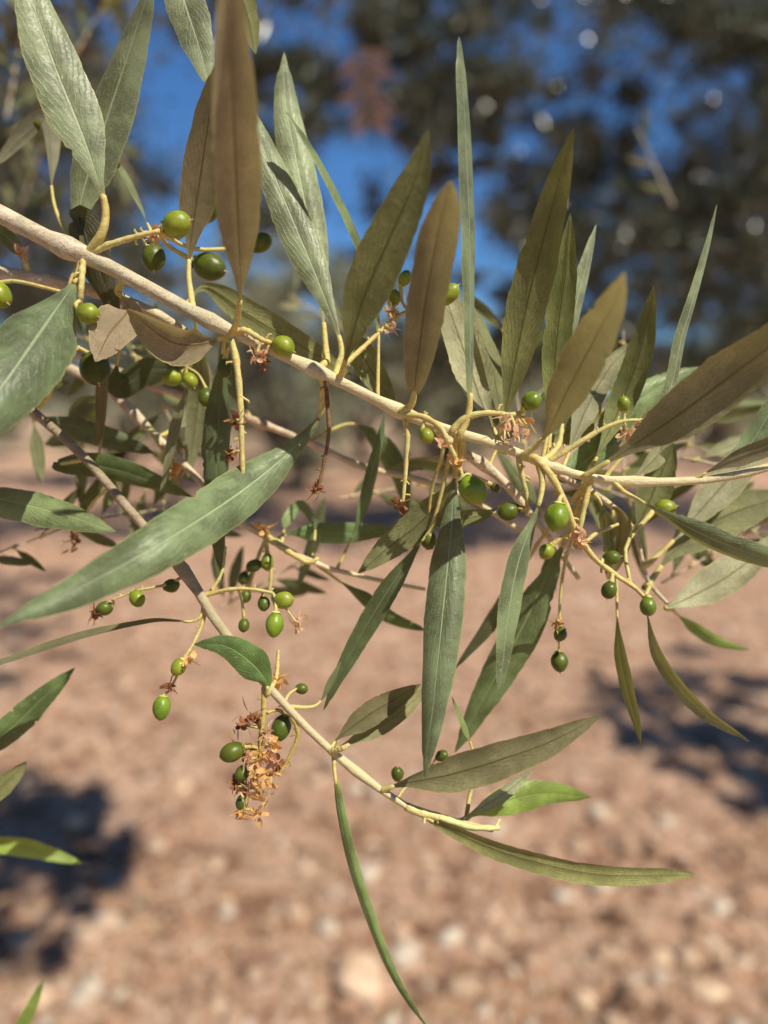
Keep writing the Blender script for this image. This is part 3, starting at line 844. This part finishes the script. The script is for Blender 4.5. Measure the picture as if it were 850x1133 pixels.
E = Branch('pale pinkish twig passing behind the hanging dry stalks',
           [(60, 380, 28, 11), (150, 420, 26, 11), (215, 442, 25, 10), (279, 465, 24, 10), (341, 489, 23.6, 9), (400, 516, 23.4, 9), (460, 530, 23.2, 8), (520, 552, 23.2, 7), (580, 590, 23.3, 6)],
           tint=(1.15, 1.02, 1.02), nodes=[(341, 489)])
E.leaf([(341, 489, 23.7), (395, 470, 24.2), (440, 520, 24.6), (452, 570, 24.8)], 30, 10, 'top', .3, tint=(.9, 1.1, .8))
E.leaf([(400, 514, 23.4), (430, 520, 23.8), (470, 512, 24.2), (530, 530, 24.6)], 18, 30, 'under', .1, tint=(.7, .75, .5))
E.leaf([(279, 465, 24), (262, 430, 24.5), (250, 400, 24.8), (248, 370, 25)], 26, 10, 'top', .1, tint=(.9, 1.1, .9))
Ft = Branch('thick pale spur behind the centre of the main branch, half lit and half in shade',
            [(480, 470, 20.9, 14), (505, 496, 21.2, 13), (540, 518, 21.5, 12), (568, 545, 21.8, 11), (600, 585, 22.2, 8), (640, 640, 22.6, 6)], nodes=[(540, 518)], tint=(1.1, 1.1, 1.05))
Ft.leaf([(540, 520, 21.6), (548, 500, 21.8), (560, 480, 22), (555, 440, 22.2)], 20, 20, 'under', .3, tint=(.9, .9, .7))
Ft.leaf([(600, 585, 22.2), (612, 610, 22.6), (600, 660, 22.8), (575, 710, 23)], 26, 20, 'top', .1, tint=(.6, .8, .6))

# leaves that hang in from twigs beyond the edges of the frame
T1 = Branch('twig above the upper edge, one pale leaf hanging in beside the bronze leaf', [(60, -150, 21, 14), (140, -110, 21, 13), (200, -80, 21, 12), (270, -70, 21, 9)], pre=[(-1500, -320, 45, 22), (-800, -330, 33, 20), (-300, -260, 24, 17)])
T1.leaf([(190, -84, 21), (192, -50, 21), (204, 0, 20.9), (220, 50, 20.8), (234, 100, 20.6)], 56, 8, 'top', .06, tint=(1.4, 1.4, 1.5), shape=.9)
T1.leaf([(250, -72, 21), (262, -20, 21.4), (275, 20, 21.6), (284, 62, 21.8)], 34, 8, 'under', .06, tint=(.8, .85, .5))
T2 = Branch('twig beyond the left edge with shaded leaves poking in below the large leaf', [(-120, 420, 23, 14), (-70, 540, 22.5, 12), (-60, 700, 22.3, 10), (-60, 830, 22.3, 8), (-40, 930, 22.4, 6)], pre=[(-1500, -260, 45, 18), (-800, 60, 34, 18), (-300, 290, 25, 16)])
T2.leaf([(-70, 540, 22.2), (-30, 546, 21.8), (20, 556, 21.4), (70, 568, 21.1), (126, 584, 21)], 46, -24, 'top', .06, tint=(1.2, 1.35, 1.1), shape=1.25)
T2.leaf([(-62, 840, 22.2), (-30, 836, 22.2), (12, 806, 22.2), (48, 772, 22.2), (82, 740, 22.2)], 38, 14, 'top', .06, tint=(.75, 1, .65))
T2.leaf([(-55, 880, 22.5), (-25, 888, 22.8), (8, 864, 23), (30, 841, 23.1)], 30, 10, 'under', .06, tint=(.7, .75, .45))
T3 = Branch('young bright shoot poking in at the lower left corner', [(-60, 1240, 26, 9), (-50, 1120, 26, 8), (-45, 1000, 26, 6), (-50, 925, 26, 4)], name='young_shoot', tint=(.9, 1.1, .8))
T3.leaf([(-48, 930, 26), (-10, 932, 26), (35, 938, 26), (92, 956, 26.4)], 24, -30, 'top', .05, mat=M_FRESH)
T3.leaf([(-48, 1150, 26), (10, 1150, 26), (32, 1120, 26), (49, 1082, 26)], 20, 20, 'top', .05, mat=M_FRESH, attach=True)


# ------------------------------------------------------------------ leaves of the surroundings (numpy batches)
def bg_leaf_material(name, top, under, trans, rough=.35, brown=.12):
    s = NT(name)
    back = s.n('NewGeometry').outputs['Backfacing']
    rnd = s.n('NewGeometry').outputs['Random Per Island']
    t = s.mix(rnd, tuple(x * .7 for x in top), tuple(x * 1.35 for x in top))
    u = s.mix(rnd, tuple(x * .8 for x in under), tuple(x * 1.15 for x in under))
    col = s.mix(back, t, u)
    col = s.mix(s.ramp(rnd, 1 - brown, 1.01 - brown), col, (.20, .11, .05))
    p = s.princ(col, s.math('MULTIPLY_ADD', back, .25, rough), .6)
    tl = s.n('BsdfTranslucent')
    s.set(tl.inputs[0], trans)
    mx = s.n('MixShader')
    mx.inputs[0].default_value = .18
    s.t.links.new(p, mx.inputs[1])
    s.t.links.new(tl.outputs[0], mx.inputs[2])
    return s.done(mx.outputs[0])


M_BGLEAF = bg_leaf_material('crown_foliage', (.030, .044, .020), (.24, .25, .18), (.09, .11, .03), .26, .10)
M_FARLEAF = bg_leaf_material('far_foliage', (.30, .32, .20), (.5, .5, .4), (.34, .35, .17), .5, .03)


def foliage_mesh(name, clumps, lw, ll, up=.25):
    """clumps: (x,y,z,rx,ry,rz,n)"""
    Vs = []
    for (x, y, z, rx, ry, rz, n) in clumps:
        d = rng.normal(size=(n, 3))
        d /= np.linalg.norm(d, axis=1)[:, None]
        rr = np.abs(rng.normal(size=n)) * .55 + .05
        d = d * (1 + .5 * np.sin(np.stack([d[:, 0] * 5 + x * 9, d[:, 1] * 5 + y * 9, d[:, 2] * 6 + z * 9], 1)))
        c = np.array([x, y, z]) + d * rr[:, None] * np.array([rx, ry, rz])
        dirn = d * .7 + rng.normal(size=(n, 3)) * .7 + np.array([0, 0, up])
        dirn /= np.linalg.norm(dirn, axis=1)[:, None]
        s = np.cross(dirn, rng.normal(size=(n, 3)))
        s /= np.linalg.norm(s, axis=1)[:, None]
        nn = np.cross(dirn, s)
        flip = nn[:, 2] < 0
        s[flip] *= -1
        nn[flip] *= -1
        L = ll * rng.uniform(.6, 1.25, n)[:, None]
        W = lw * rng.uniform(.7, 1.2, n)[:, None]
        a = c - dirn * L / 2
        m1 = c - dirn * L * .05 - nn * L * .03
        q = np.stack([a, m1 + s * W / 2, c + dirn * L / 2 - nn * L * .12, m1 - s * W / 2], axis=1)
        Vs.append(q)
    Q = np.concatenate(Vs)
    n = len(Q)
    me = bpy.data.meshes.new(name)
    me.vertices.add(n * 4)
    me.vertices.foreach_set('co', Q.reshape(-1).astype(np.float32))
    me.loops.add(n * 4)
    me.polygons.add(n)
    idx = np.arange(n * 4).reshape(n, 4)[:, ::-1]
    me.loops.foreach_set('vertex_index', idx.reshape(-1))
    me.polygons.foreach_set('loop_start', np.arange(n) * 4)
    me.polygons.foreach_set('loop_total', np.full(n, 4))
    me.update()
    me.validate()
    return me


def tree(label, x, y, h, cr, nleaf, lw, ll, nclump=60, group=None, squash=.75, far=False, trunk_h=None, seed=1, extra=(), trunk_r=.16):
    """one olive tree: twisted trunk, limbs to its clumps, and a crown of leaves"""
    random.seed(seed)
    root = empty('olive_tree', (x, y, 0), label, 'tree', group)
    th = trunk_h or h * .32
    cz = th + (h - th) * .5
    cl = []
    for i in range(nclump):
        d = Vector((random.gauss(0, 1), random.gauss(0, 1), random.gauss(0, 1))).normalized()
        rr = random.uniform(.35, 1.0) * cr
        p = Vector((d.x * rr, d.y * rr, cz + d.z * rr * squash * (h - th) / (2 * cr) * 1.25))
        s = cr * random.uniform(.14, .27)
        cl.append((p.x, p.y, p.z, s, s, s * .8, int(nleaf / nclump)))
    cl += [(a - x, b - y, c, r1, r1, r1 * .7, n) for a, b, c, r1, n in extra]
    me = foliage_mesh('crown', cl, lw, ll)
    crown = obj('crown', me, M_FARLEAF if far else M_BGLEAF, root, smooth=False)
    crown.matrix_parent_inverse = Matrix()
    v, f = [], []
    bend = Vector((random.uniform(-.2, .2), random.uniform(-.2, .2), 0))
    tp = catmull([Vector((0, 0, -.1)), Vector((bend.x * .5, bend.y, th * .5)), Vector((bend.x, bend.y, th))], 10)[0]
    frame_tube(v, f, tp, [trunk_r * (1.5 - .6 * min(1, i / 4) - .1 * i / 10) for i in range(11)], 12, .5, True, seed)
    t = obj('trunk', mk('trunk', v, f), M_TRUNK, root)
    t.matrix_parent_inverse = Matrix()
    top = tp[-1]
    step = max(1, len(cl) // 14)
    big = cl[:nclump:step] + cl[nclump:nclump + 14]
    for c in big:
        e = Vector(c[:3])
        m = top.lerp(e, .5) + Vector((random.uniform(-.15, .15), random.uniform(-.15, .15), .12 * (e - top).length))
        if c not in cl[:nclump]:
            m = Vector((top.x + (e.x - top.x) * .35, top.y + (e.y - top.y) * .5, max(top.z, e.z) + .25))
        v, f = [], []
        lp = catmull([top - Vector((0, 0, .08)), m, e], 9)[0]
        r = trunk_r * (.42 if c in cl[:nclump] else .13)
        frame_tube(v, f, lp, [r * (1 - .85 * i / 9) for i in range(10)], 7, .3, True, seed)
        o = obj('limb', mk('limb', v, f), M_TRUNK, root)
        o.matrix_parent_inverse = Matrix()
    return root


# the tree the branches grow on: trunk beyond the left edge, clumps overhead and behind
ov = []
ov2 = []
for (px, py, d, r, n, which) in [(10, 200, 420, .4, 800, 0), (70, 290, 460, .4, 700, 0), (130, 120, 450, .22, 300, 0), (30, 330, 480, .4, 600, 0), (200, 30, 420, .28, 350, 0), (160, 300, 520, .25, 300, 0), (330, 60, 480, .22, 240, 1), (410, 210, 520, .22, 200, 1), (350, 230, 560, .2, 160, 1), (480, 200, 480, .24, 300, 1), (300, -20, 420, .3, 380, 1), (40, 40, 150, .16, 260, 0), (110, -10, 170, .2, 260, 0), (0, 150, 180, .2, 320, 0), (70, 110, 210, .2, 260, 0), (20, 240, 210, .16, 200, 0), (250, -10, 230, .2, 300, 0),
                                 (360, -20, 260, .2, 260, 0), (330, 130, 520, .3, 330, 1), (440, -30, 480, .4, 700, 1),
                                 (520, 30, 430, .3, 500, 1), (580, 90, 440, .34, 600, 1), (690, -20, 440, .4, 600, 1), (600, 190, 480, .36, 600, 1), (640, 270, 500, .4, 700, 1), (780, 120, 460, .34, 340, 1),
                                 (660, 350, 520, .4, 600, 1), (560, 330, 560, .3, 300, 1), (450, 110, 520, .35, 420, 1), (760, 300, 520, .4, 420, 1), (840, 30, 460, .3, 300, 1)]:
    q = P(px, py, d)
    if which:
        q = P(px, py, d * 1.6)
        r *= 1.5
    (ov2 if which else ov).append((q.x, q.y, q.z, r, n))

rb = random.Random(8)
q = P(-1500, -300, 45)
ov.insert(0, (q.x, q.y, q.z, .06, 40))
for _ in range(460):
    px, py, d = rb.uniform(270, 880), rb.uniform(-40, 420), rb.uniform(680, 900)
    # openings where the blue shows
    if ((px - 400) / 70) ** 2 + ((py - 205) / 55) ** 2 < 1 or ((px - 505) / 45) ** 2 + ((py - 290) / 75) ** 2 < 1 or ((px - 775) / 70) ** 2 + ((py - 140) / 75) ** 2 < 1 or ((px - 345) / 35) ** 2 + ((py - 30) / 45) ** 2 < 1 \
            or ((px - 620) / 50) ** 2 + ((py - 20) / 40) ** 2 < 1 or ((px - 720) / 50) ** 2 + ((py - 60) / 45) ** 2 < 1 or (px < 480 and py > 250):
        if rb.random() < .88:
            continue
    q = P(px, py, d)
    ov2.append((q.x, q.y, q.z, rb.choice((.15, .24, .36, .5)), rb.randint(150, 620)))
for _ in range(80):
    px, py, d = rb.uniform(-80, 190), rb.uniform(90, 430), rb.uniform(350, 600)
    if px > 130 and py < 260:
        continue
    q = P(px, py, d)
    ov.append((q.x, q.y, q.z, rb.uniform(.12, .25), rb.randint(100, 300)))


def gpt(px, py):
    d = fwd + rgt * ((px - 425) / F) + upv * (-(py - 566.5) / F)
    t = -CAM.z / d.z
    return CAM.x + d.x * t, CAM.y + d.y * t


def over(gx, gy, h):
    return (gx + SUN.x / SUN.z * h, gy + SUN.y / SUN.z * h, h)


rc = random.Random(17)
cast = []
for (cx_, cy_, ax_, ay_, m_) in [(30, 930, 125, 88, 60), (-40, 900, 110, 60, 20), (790, 800, 130, 62, 70), (850, 850, 60, 45, 18), (700, 770, 60, 26, 8), (760, 735, 70, 22, 9), (30, 1050, 40, 30, 4)]:
    for _ in range(m_):
        th_, q_ = rc.random() * 6.283, rc.random() ** .6
        cast.append((cx_ + math.cos(th_) * q_ * ax_, cy_ + math.sin(th_) * q_ * ay_, rc.uniform(2.65, 2.9), rc.uniform(.06, .13), rc.randint(80, 190)))
for (px, py, h, r, n) in cast:
    gx, gy = gpt(px, py)
    q = over(gx, gy, h)
    ov.append((q[0], q[1], q[2], r * .85, int(n * 1.9)))
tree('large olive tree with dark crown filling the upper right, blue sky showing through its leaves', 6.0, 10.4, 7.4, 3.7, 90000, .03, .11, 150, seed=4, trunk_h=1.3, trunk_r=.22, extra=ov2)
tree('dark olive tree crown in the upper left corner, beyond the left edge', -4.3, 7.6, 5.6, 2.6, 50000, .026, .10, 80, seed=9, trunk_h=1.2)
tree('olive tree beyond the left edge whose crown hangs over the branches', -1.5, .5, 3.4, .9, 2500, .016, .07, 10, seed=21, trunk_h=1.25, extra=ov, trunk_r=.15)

tree('unseen olive tree added behind the photographer to block sky light, left of the sun', -3.2, -2.6, 4.6, 2.5, 26000, .03, .10, 60, seed=31, trunk_h=1.1)  # added out of view to cut sky fill on the branches
tree('unseen olive tree added behind the photographer to block sky light, right of the sun', 5.6, -4.6, 4.4, 2.3, 22000, .03, .10, 60, seed=32, trunk_h=1.1)  # second unseen tree, added to darken the fill from behind
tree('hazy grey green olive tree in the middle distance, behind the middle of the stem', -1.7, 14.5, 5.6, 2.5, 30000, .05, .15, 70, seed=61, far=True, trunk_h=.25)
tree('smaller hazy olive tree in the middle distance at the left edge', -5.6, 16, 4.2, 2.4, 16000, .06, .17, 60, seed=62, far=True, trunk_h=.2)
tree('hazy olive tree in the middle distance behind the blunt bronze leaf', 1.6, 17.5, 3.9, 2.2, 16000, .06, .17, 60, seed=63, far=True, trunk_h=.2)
for i, (bx_, by_, bh_, br_) in enumerate([(-8, -1.5, 4.6, 2.6), (-6.5, -7, 4.8, 2.8), (-.8, -8.5, 5.0, 2.9), (4.5, -10, 5.2, 3.0), (8.5, -6.5, 4.8, 2.8), (8.2, -.5, 4.6, 2.4)]):  # unseen row added to screen off the low sky behind
    tree('unseen olive tree added behind the photographer to block low sky light', bx_, by_, bh_, br_, 12000, .06, .18, 50, 'unseen olive trees added behind the photographer to block sky light', seed=70 + i, trunk_h=.8)
# far orchard rows
random.seed(5)
k = 0
far = [(-13, 24, 4.2, 'leftmost'), (-7.5, 27, 4.4, ''), (-3.2, 21, 5.0, ''), (-.8, 24, 6.0, ''), (2.2, 22, 5.4, ''), (6.2, 28, 4.8, ''), (9.5, 21, 4.4, ''), (13.5, 25, 5.0, ''), (-17, 34, 5, ''), (-10, 38, 5.2, ''), (0.8, 40, 5.5, ''), (9, 40, 5.5, ''), (18, 36, 5.2, ''), (-5.2, 33, 4.6, ''), (4.4, 34, 5, '')]
for i, (x, y, h, _) in enumerate(far):
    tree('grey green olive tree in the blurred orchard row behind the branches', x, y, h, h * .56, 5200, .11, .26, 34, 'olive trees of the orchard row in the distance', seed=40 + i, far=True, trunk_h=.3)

# blurred sprigs between the sharp branch and the trees
rs = random.Random(3)


def sprig(label, px, py, d, ang, n, size, mat=None, tint=(1, 1, 1), cat_group=None, dead=False):
    a = R(ang)
    L = size
    pts = [(px - math.cos(a) * L * .6, py + math.sin(a) * L * .6, d, 3), (px, py, d * 1.01, 2.4), (px + math.cos(a) * L * .6, py - math.sin(a) * L * .6, d * 1.03, 1.5)]
    b = Branch(label, pts, group=cat_group)
    for i in range(n):
        t = (i + .5) / n * 2 - 1
        bx, by = px + math.cos(a) * L * .6 * t, py - math.sin(a) * L * .6 * t
        aa = a + rs.choice((-1, 1)) * R(rs.uniform(25, 70))
        l = L * rs.uniform(.4, .62)
        dd = d * rs.uniform(.96, 1.04)
        b.leaf([(bx, by, d), (bx + math.cos(aa) * l * .5, by - math.sin(aa) * l * .5, (d + dd) / 2), (bx + math.cos(aa) * l, by - math.sin(aa) * l, dd)],
               l * (.4 if dead else .24), rs.uniform(-35, 35), rs.choice(('top', 'under')), .06, mat=mat, tint=tint)
    return b


SG = 'out of focus olive sprigs between the sharp branch and the trees'
for (px, py, d, ang, n, size) in [(20, 60, 45, 80, 7, 120), (95, 40, 52, 60, 7, 90), (30, 210, 60, 70, 7, 90), (130, 170, 70, -60, 6, 70), (150, 20, 80, 100, 6, 70), (60, 130, 80, 20, 9, 90)]:
    sprig('out of focus olive sprig hanging behind the sharp leaves', px, py, d, ang, n, size, cat_group=SG, tint=(.6, .66, .5))
SG2 = 'blurred leafy twigs crowded behind the main branch'
for (px, py, d, ang, n, size, tn) in [(50, 470, 25.5, -30, 6, 150, (.6, .68, .5)), (175, 440, 26, -60, 6, 130, (.9, .9, .7)), (110, 575, 25, 10, 5, 120, (.5, .6, .4)), (235, 480, 27, 80, 5, 120, (.8, .85, .6)),
                                      (640, 500, 25, 60, 7, 150, (.75, .8, .5)), (720, 560, 26, -20, 7, 150, (.6, .66, .4)), (810, 600, 25.5, 30, 7, 150, (.9, .95, .75)), (770, 480, 27, 50, 6, 140, (.8, .85, .6)),
                                      (570, 430, 26, 100, 5, 130, (.6, .66, .4)), (830, 520, 24.5, -10, 5, 130, (1, 1.05, .9)), (150, 395, 25, 160, 5, 120, (.5, .58, .4)), (30, 600, 24.5, 20, 4, 110, (.4, .48, .35)), (190, 560, 26, -40, 6, 120, (.55, .62, .45)), (300, 640, 27, 30, 5, 110, (.6, .66, .5)), (440, 540, 27, 10, 5, 110, (.7, .76, .5)), (690, 450, 25, 90, 6, 140, (.6, .64, .42))]:
    sprig('blurred leafy olive twig crowded behind the main branch', px, py, d, ang, n, size, cat_group=SG2, tint=tn)
sprig('blurred pair of pale leaves catching the sun in front of the dark crown', 725, 185, 60, 115, 3, 80, tint=(1.6, 1.6, 1.5))
sprig('blurred clump of dead pinkish brown leaves on a twig against the blue sky', 402, 90, 140, -80, 18, 66, mat=M_DEAD, dead=True)
sprig('blurred drooping sprig with a curled pale leaf behind the middle of the stem', 350, 345, 38, 150, 4, 70, tint=(1.0, 1.0, .8))

# ------------------------------------------------------------------ ground
hv, hf = [], []
nh = 160
for i in range(nh + 1):
    x_ = -420 + 840 * i / nh
    hgt = 9 + 7 * noise.noise(Vector((x_ * .006, 2, 0))) + 2 * noise.noise(Vector((x_ * .03, 5, 0)))
    for k_, (yy_, zz_) in enumerate(((230, -.5), (250, hgt * .45), (285, hgt * .85), (330, hgt), (420, hgt * .6))):
        hv.append((x_, yy_ + 6 * noise.noise(Vector((x_ * .02, k_, 0))), zz_ + .6 * noise.noise(Vector((x_ * .08, k_ * 3, 1)))))
for i in range(nh):
    for k_ in range(4):
        a_ = i * 5 + k_
        hf.append((a_, a_ + 5, a_ + 6, a_ + 1))
s = NT('hill_scrub')
pos = s.pos()
col = s.mix(s.ramp(s.noise(.09, 5, .7, pos), .45, .55), (.20, .21, .15), (.36, .30, .22))
hl = obj('hills', mk('hills', hv, hf), s.done(s.princ(col, .9, .1)))
hl['kind'] = 'structure'
s = NT('orchard_soil')
pos = s.pos()
a = s.noise(2.2, 5, .6, pos)
b = s.noise(26, 6, .7, pos)
c = s.noise(90, 4, .7, pos)
col = s.mix(s.ramp(a, .35, .65), (.64, .345, .205), (.90, .57, .40))
col = s.mix(s.ramp(b, .48, .62, 0, .9), col, (.96, .71, .56))
col = s.mix(s.ramp(s.noise(7, 5, .65, pos), .5, .4, 0, .8), col, (.30, .15, .095))
col = s.mix(s.ramp(b, .47, .36, 0, .8), col, (.22, .11, .065))
col = s.mix(s.ramp(c, .6, .72, 0, .7), col, (.80, .64, .5))
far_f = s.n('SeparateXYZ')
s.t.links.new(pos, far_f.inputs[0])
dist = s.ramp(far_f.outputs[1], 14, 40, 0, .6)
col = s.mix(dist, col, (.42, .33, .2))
M_SOIL = s.done(s.princ(col, .9, .15, s.bump(s.math('ADD', b, s.math('MULTIPLY', c, .5)), 1.0, .03)))
s = NT('limestone')
pos = s.pos()
a = s.noise(14, 5, .6, pos)
rnd = s.n('NewGeometry').outputs['Random Per Island']
cr_ = s.mix(rnd, (.42, .22, .13), (.97, .74, .56))
cr_ = s.mix(s.ramp(rnd, .8, .85), cr_, (.85, .74, .6))
cr_ = s.mix(s.ramp(rnd, .16, .12), cr_, (.24, .14, .09))
col = s.mix(s.ramp(a, .35, .65), s.mix(.3, cr_, (.3, .17, .1)), cr_)
M_GRAVEL = s.done(s.princ(col, .85, .25, s.bump(s.noise(120, 4, .7, pos), .8, .01)))
s = NT('pale_stone')
pos = s.pos()
a = s.noise(18, 6, .65, pos)
oc = s.n('ObjectInfo').outputs['Color']
col = s.mix(s.ramp(a, .35, .65), (.62, .40, .26), (.92, .72, .52))
col = s.mix(1.0, col, oc, 'MULTIPLY')
M_STONE = s.done(s.princ(col, .85, .25, s.bump(s.noise(60, 5, .7, pos), .9, .012)))


def gh(x, y):
    r = math.hypot(x, y)
    k = 1 if r < 12 else max(0, 1 - (r - 12) / 20)
    return (.035 * noise.noise(Vector((x * .8, y * .8, 0))) + .018 * noise.noise(Vector((x * 3.1, y * 3.1, 4)))
            + .008 * noise.noise(Vector((x * 11, y * 11, 9)))) * k - .01


xs = np.concatenate([-np.geomspace(400, 4, 24), np.linspace(-3.9, 3.9, 150), np.geomspace(4, 400, 24)])
ys = np.concatenate([-np.geomspace(60, .6, 12), np.linspace(-.5, 8, 190), np.geomspace(8.2, 800, 44)])
v = [(x, y, gh(x, y)) for y in ys for x in xs]
nx = len(xs)
f = [(j * nx + i, j * nx + i + 1, (j + 1) * nx + i + 1, (j + 1) * nx + i) for j in range(len(ys) - 1) for i in range(nx - 1)]
g = obj('ground', mk('ground', v, f), M_SOIL)
g['kind'] = 'structure'

# gravel (uncountable)
ico = bmesh.new()
bmesh.ops.create_icosphere(ico, subdivisions=1, radius=1)
ico.verts.ensure_lookup_table()
iv = np.array([vv.co[:] for vv in ico.verts])
iff = np.array([[q.index for q in fc.verts] for fc in ico.faces])
ico.free()
n = 19000
yy = 1.1 + 10.5 * rng.random(n) ** 1.6
xx = (rng.random(n) * 2 - 1) * (yy * .66 + .5)
sz = .005 * (1 - rng.random(n)) ** (-.48)
sz = np.minimum(sz, .038)
allv = np.zeros((n, len(iv), 3))
for i in range(n):
    q = iv * (1 + rng.uniform(-.25, .25, (len(iv), 1))) * np.array([rng.uniform(.8, 1.5), rng.uniform(.8, 1.3), rng.uniform(.5, .9)]) * sz[i]
    an = rng.random() * 6.28
    ca, sa = math.cos(an), math.sin(an)
    q = np.stack([q[:, 0] * ca - q[:, 1] * sa, q[:, 0] * sa + q[:, 1] * ca, q[:, 2]], 1)
    allv[i] = q + np.array([xx[i], yy[i], gh(xx[i], yy[i]) + sz[i] * .25])
me = bpy.data.meshes.new('gravel')
fidx = (iff[None] + (np.arange(n) * len(iv))[:, None, None]).reshape(-1, 3)
me.vertices.add(n * len(iv))
me.vertices.foreach_set('co', allv.reshape(-1).astype(np.float32))
me.loops.add(fidx.size)
me.polygons.add(len(fidx))
me.loops.foreach_set('vertex_index', fidx.reshape(-1))
me.polygons.foreach_set('loop_start', np.arange(len(fidx)) * 3)
me.polygons.foreach_set('loop_total', np.full(len(fidx), 3))
me.update()
gr = obj('gravel', me, M_GRAVEL, smooth=False)
gr['kind'] = 'stuff'
gr['label'] = 'loose pinkish gravel strewn over the red soil'


# dry leaves and straw fallen on the soil
n = 5200
yy = 1.15 + 11 * rng.random(n) ** 1.5
xx = (rng.random(n) * 2 - 1) * (yy * .66 + .5)
keep = np.array([noise.noise(Vector((a_ * 1.3, b_ * 1.3, 7))) > -.12 for a_, b_ in zip(xx, yy)])
xx, yy = xx[keep], yy[keep]
n = len(xx)
zz = np.array([gh(a_, b_) for a_, b_ in zip(xx, yy)]) + .006
an = rng.random(n) * 6.283
dd_ = np.stack([np.cos(an), np.sin(an), rng.normal(size=n) * .22], 1)
ss_ = np.stack([-np.sin(an), np.cos(an), rng.normal(size=n) * .3], 1)
Ll = rng.uniform(.03, .075, n)[:, None]
Wl = Ll * rng.choice([.06, .2, .24], n)[:, None]
cc_ = np.stack([xx, yy, zz], 1)
Q = np.stack([cc_ - dd_ * Ll / 2, cc_ + ss_ * Wl / 2 + [0, 0, .004], cc_ + dd_ * Ll / 2, cc_ - ss_ * Wl / 2 + [0, 0, .004]], 1)
me = bpy.data.meshes.new('leaf_litter')
me.from_pydata(Q.reshape(-1, 3).tolist(), [], np.arange(n * 4).reshape(n, 4).tolist())
s = NT('litter')
rnd = s.n('NewGeometry').outputs['Random Per Island']
cl_ = s.mix(rnd, (.20, .11, .06), (.62, .48, .28))
cl_ = s.mix(s.ramp(rnd, .85, .86), cl_, (.16, .17, .08))
lt = obj('leaf_litter', me, s.done(s.princ(cl_, .75, .3)), smooth=False)
lt['kind'] = 'stuff'
lt['label'] = 'dry fallen leaves and straw littering the soil'


def stone(x, y, r, label, seed, tint=(1, 1, 1), group=None):
    bm = bmesh.new()
    bmesh.ops.create_icosphere(bm, subdivisions=3, radius=1)
    q = random.Random(seed)
    sx, sy, szz = q.uniform(.8, 1.25), q.uniform(.75, 1.1), q.uniform(.45, .7)
    off = Vector((seed * 3.1, seed * 1.7, 0))
    for vv in bm.verts:
        p = vv.co.copy()
        k = 1 + .28 * noise.noise(p * 1.1 + off) + .10 * noise.noise(p * 2.9 + off)
        vv.co = Vector((p.x * sx, p.y * sy, p.z * szz)) * k * r
    me = bpy.data.meshes.new('stone')
    bm.to_mesh(me)
    bm.free()
    o = obj('stone', me, M_STONE, None, tint)
    o.location = (x, y, gh(x, y) + r * .18)
    o.rotation_euler = (0, 0, q.random() * 6.28)
    o['label'] = label
    o['category'] = 'stone'
    if group:
        o['group'] = group
    return o


x, y = gpt(395, 1085)
stone(x, y, .074, 'largest pale rounded stone on the soil below the long thin hanging leaf', 77, (1.06, 1.02, 1.02))
SGp = 'pale stones scattered over the red orchard soil'
q = random.Random(12)
spots = [(330, 1018), (475, 950), (150, 905 + 120), (100, 1085), (40, 1100), (730, 1062), (800, 1050), (600, 1010), (690, 960), (830, 980), (560, 1040), (510, 1100), (250, 1000), (240, 1110), (200, 870), (160, 700),
         (110, 820), (420, 700), (560, 640), (820, 680), (60, 780), (240, 960), (350, 1110), (645, 1110), (780, 1100), (700, 900), (640, 930), (590, 740), (520, 660), (140, 760), (90, 700), (205, 830), (410, 930), (845, 900), (770, 930), (20, 690), (410, 560), (640, 700)]
for i, (px, py) in enumerate(spots):
    x, y = gpt(px, py)
    stone(x, y, q.uniform(.018, .04), 'pale fist sized stone lying blurred on the red soil', i + 100, (q.uniform(.85, 1.15),) * 3, SGp)
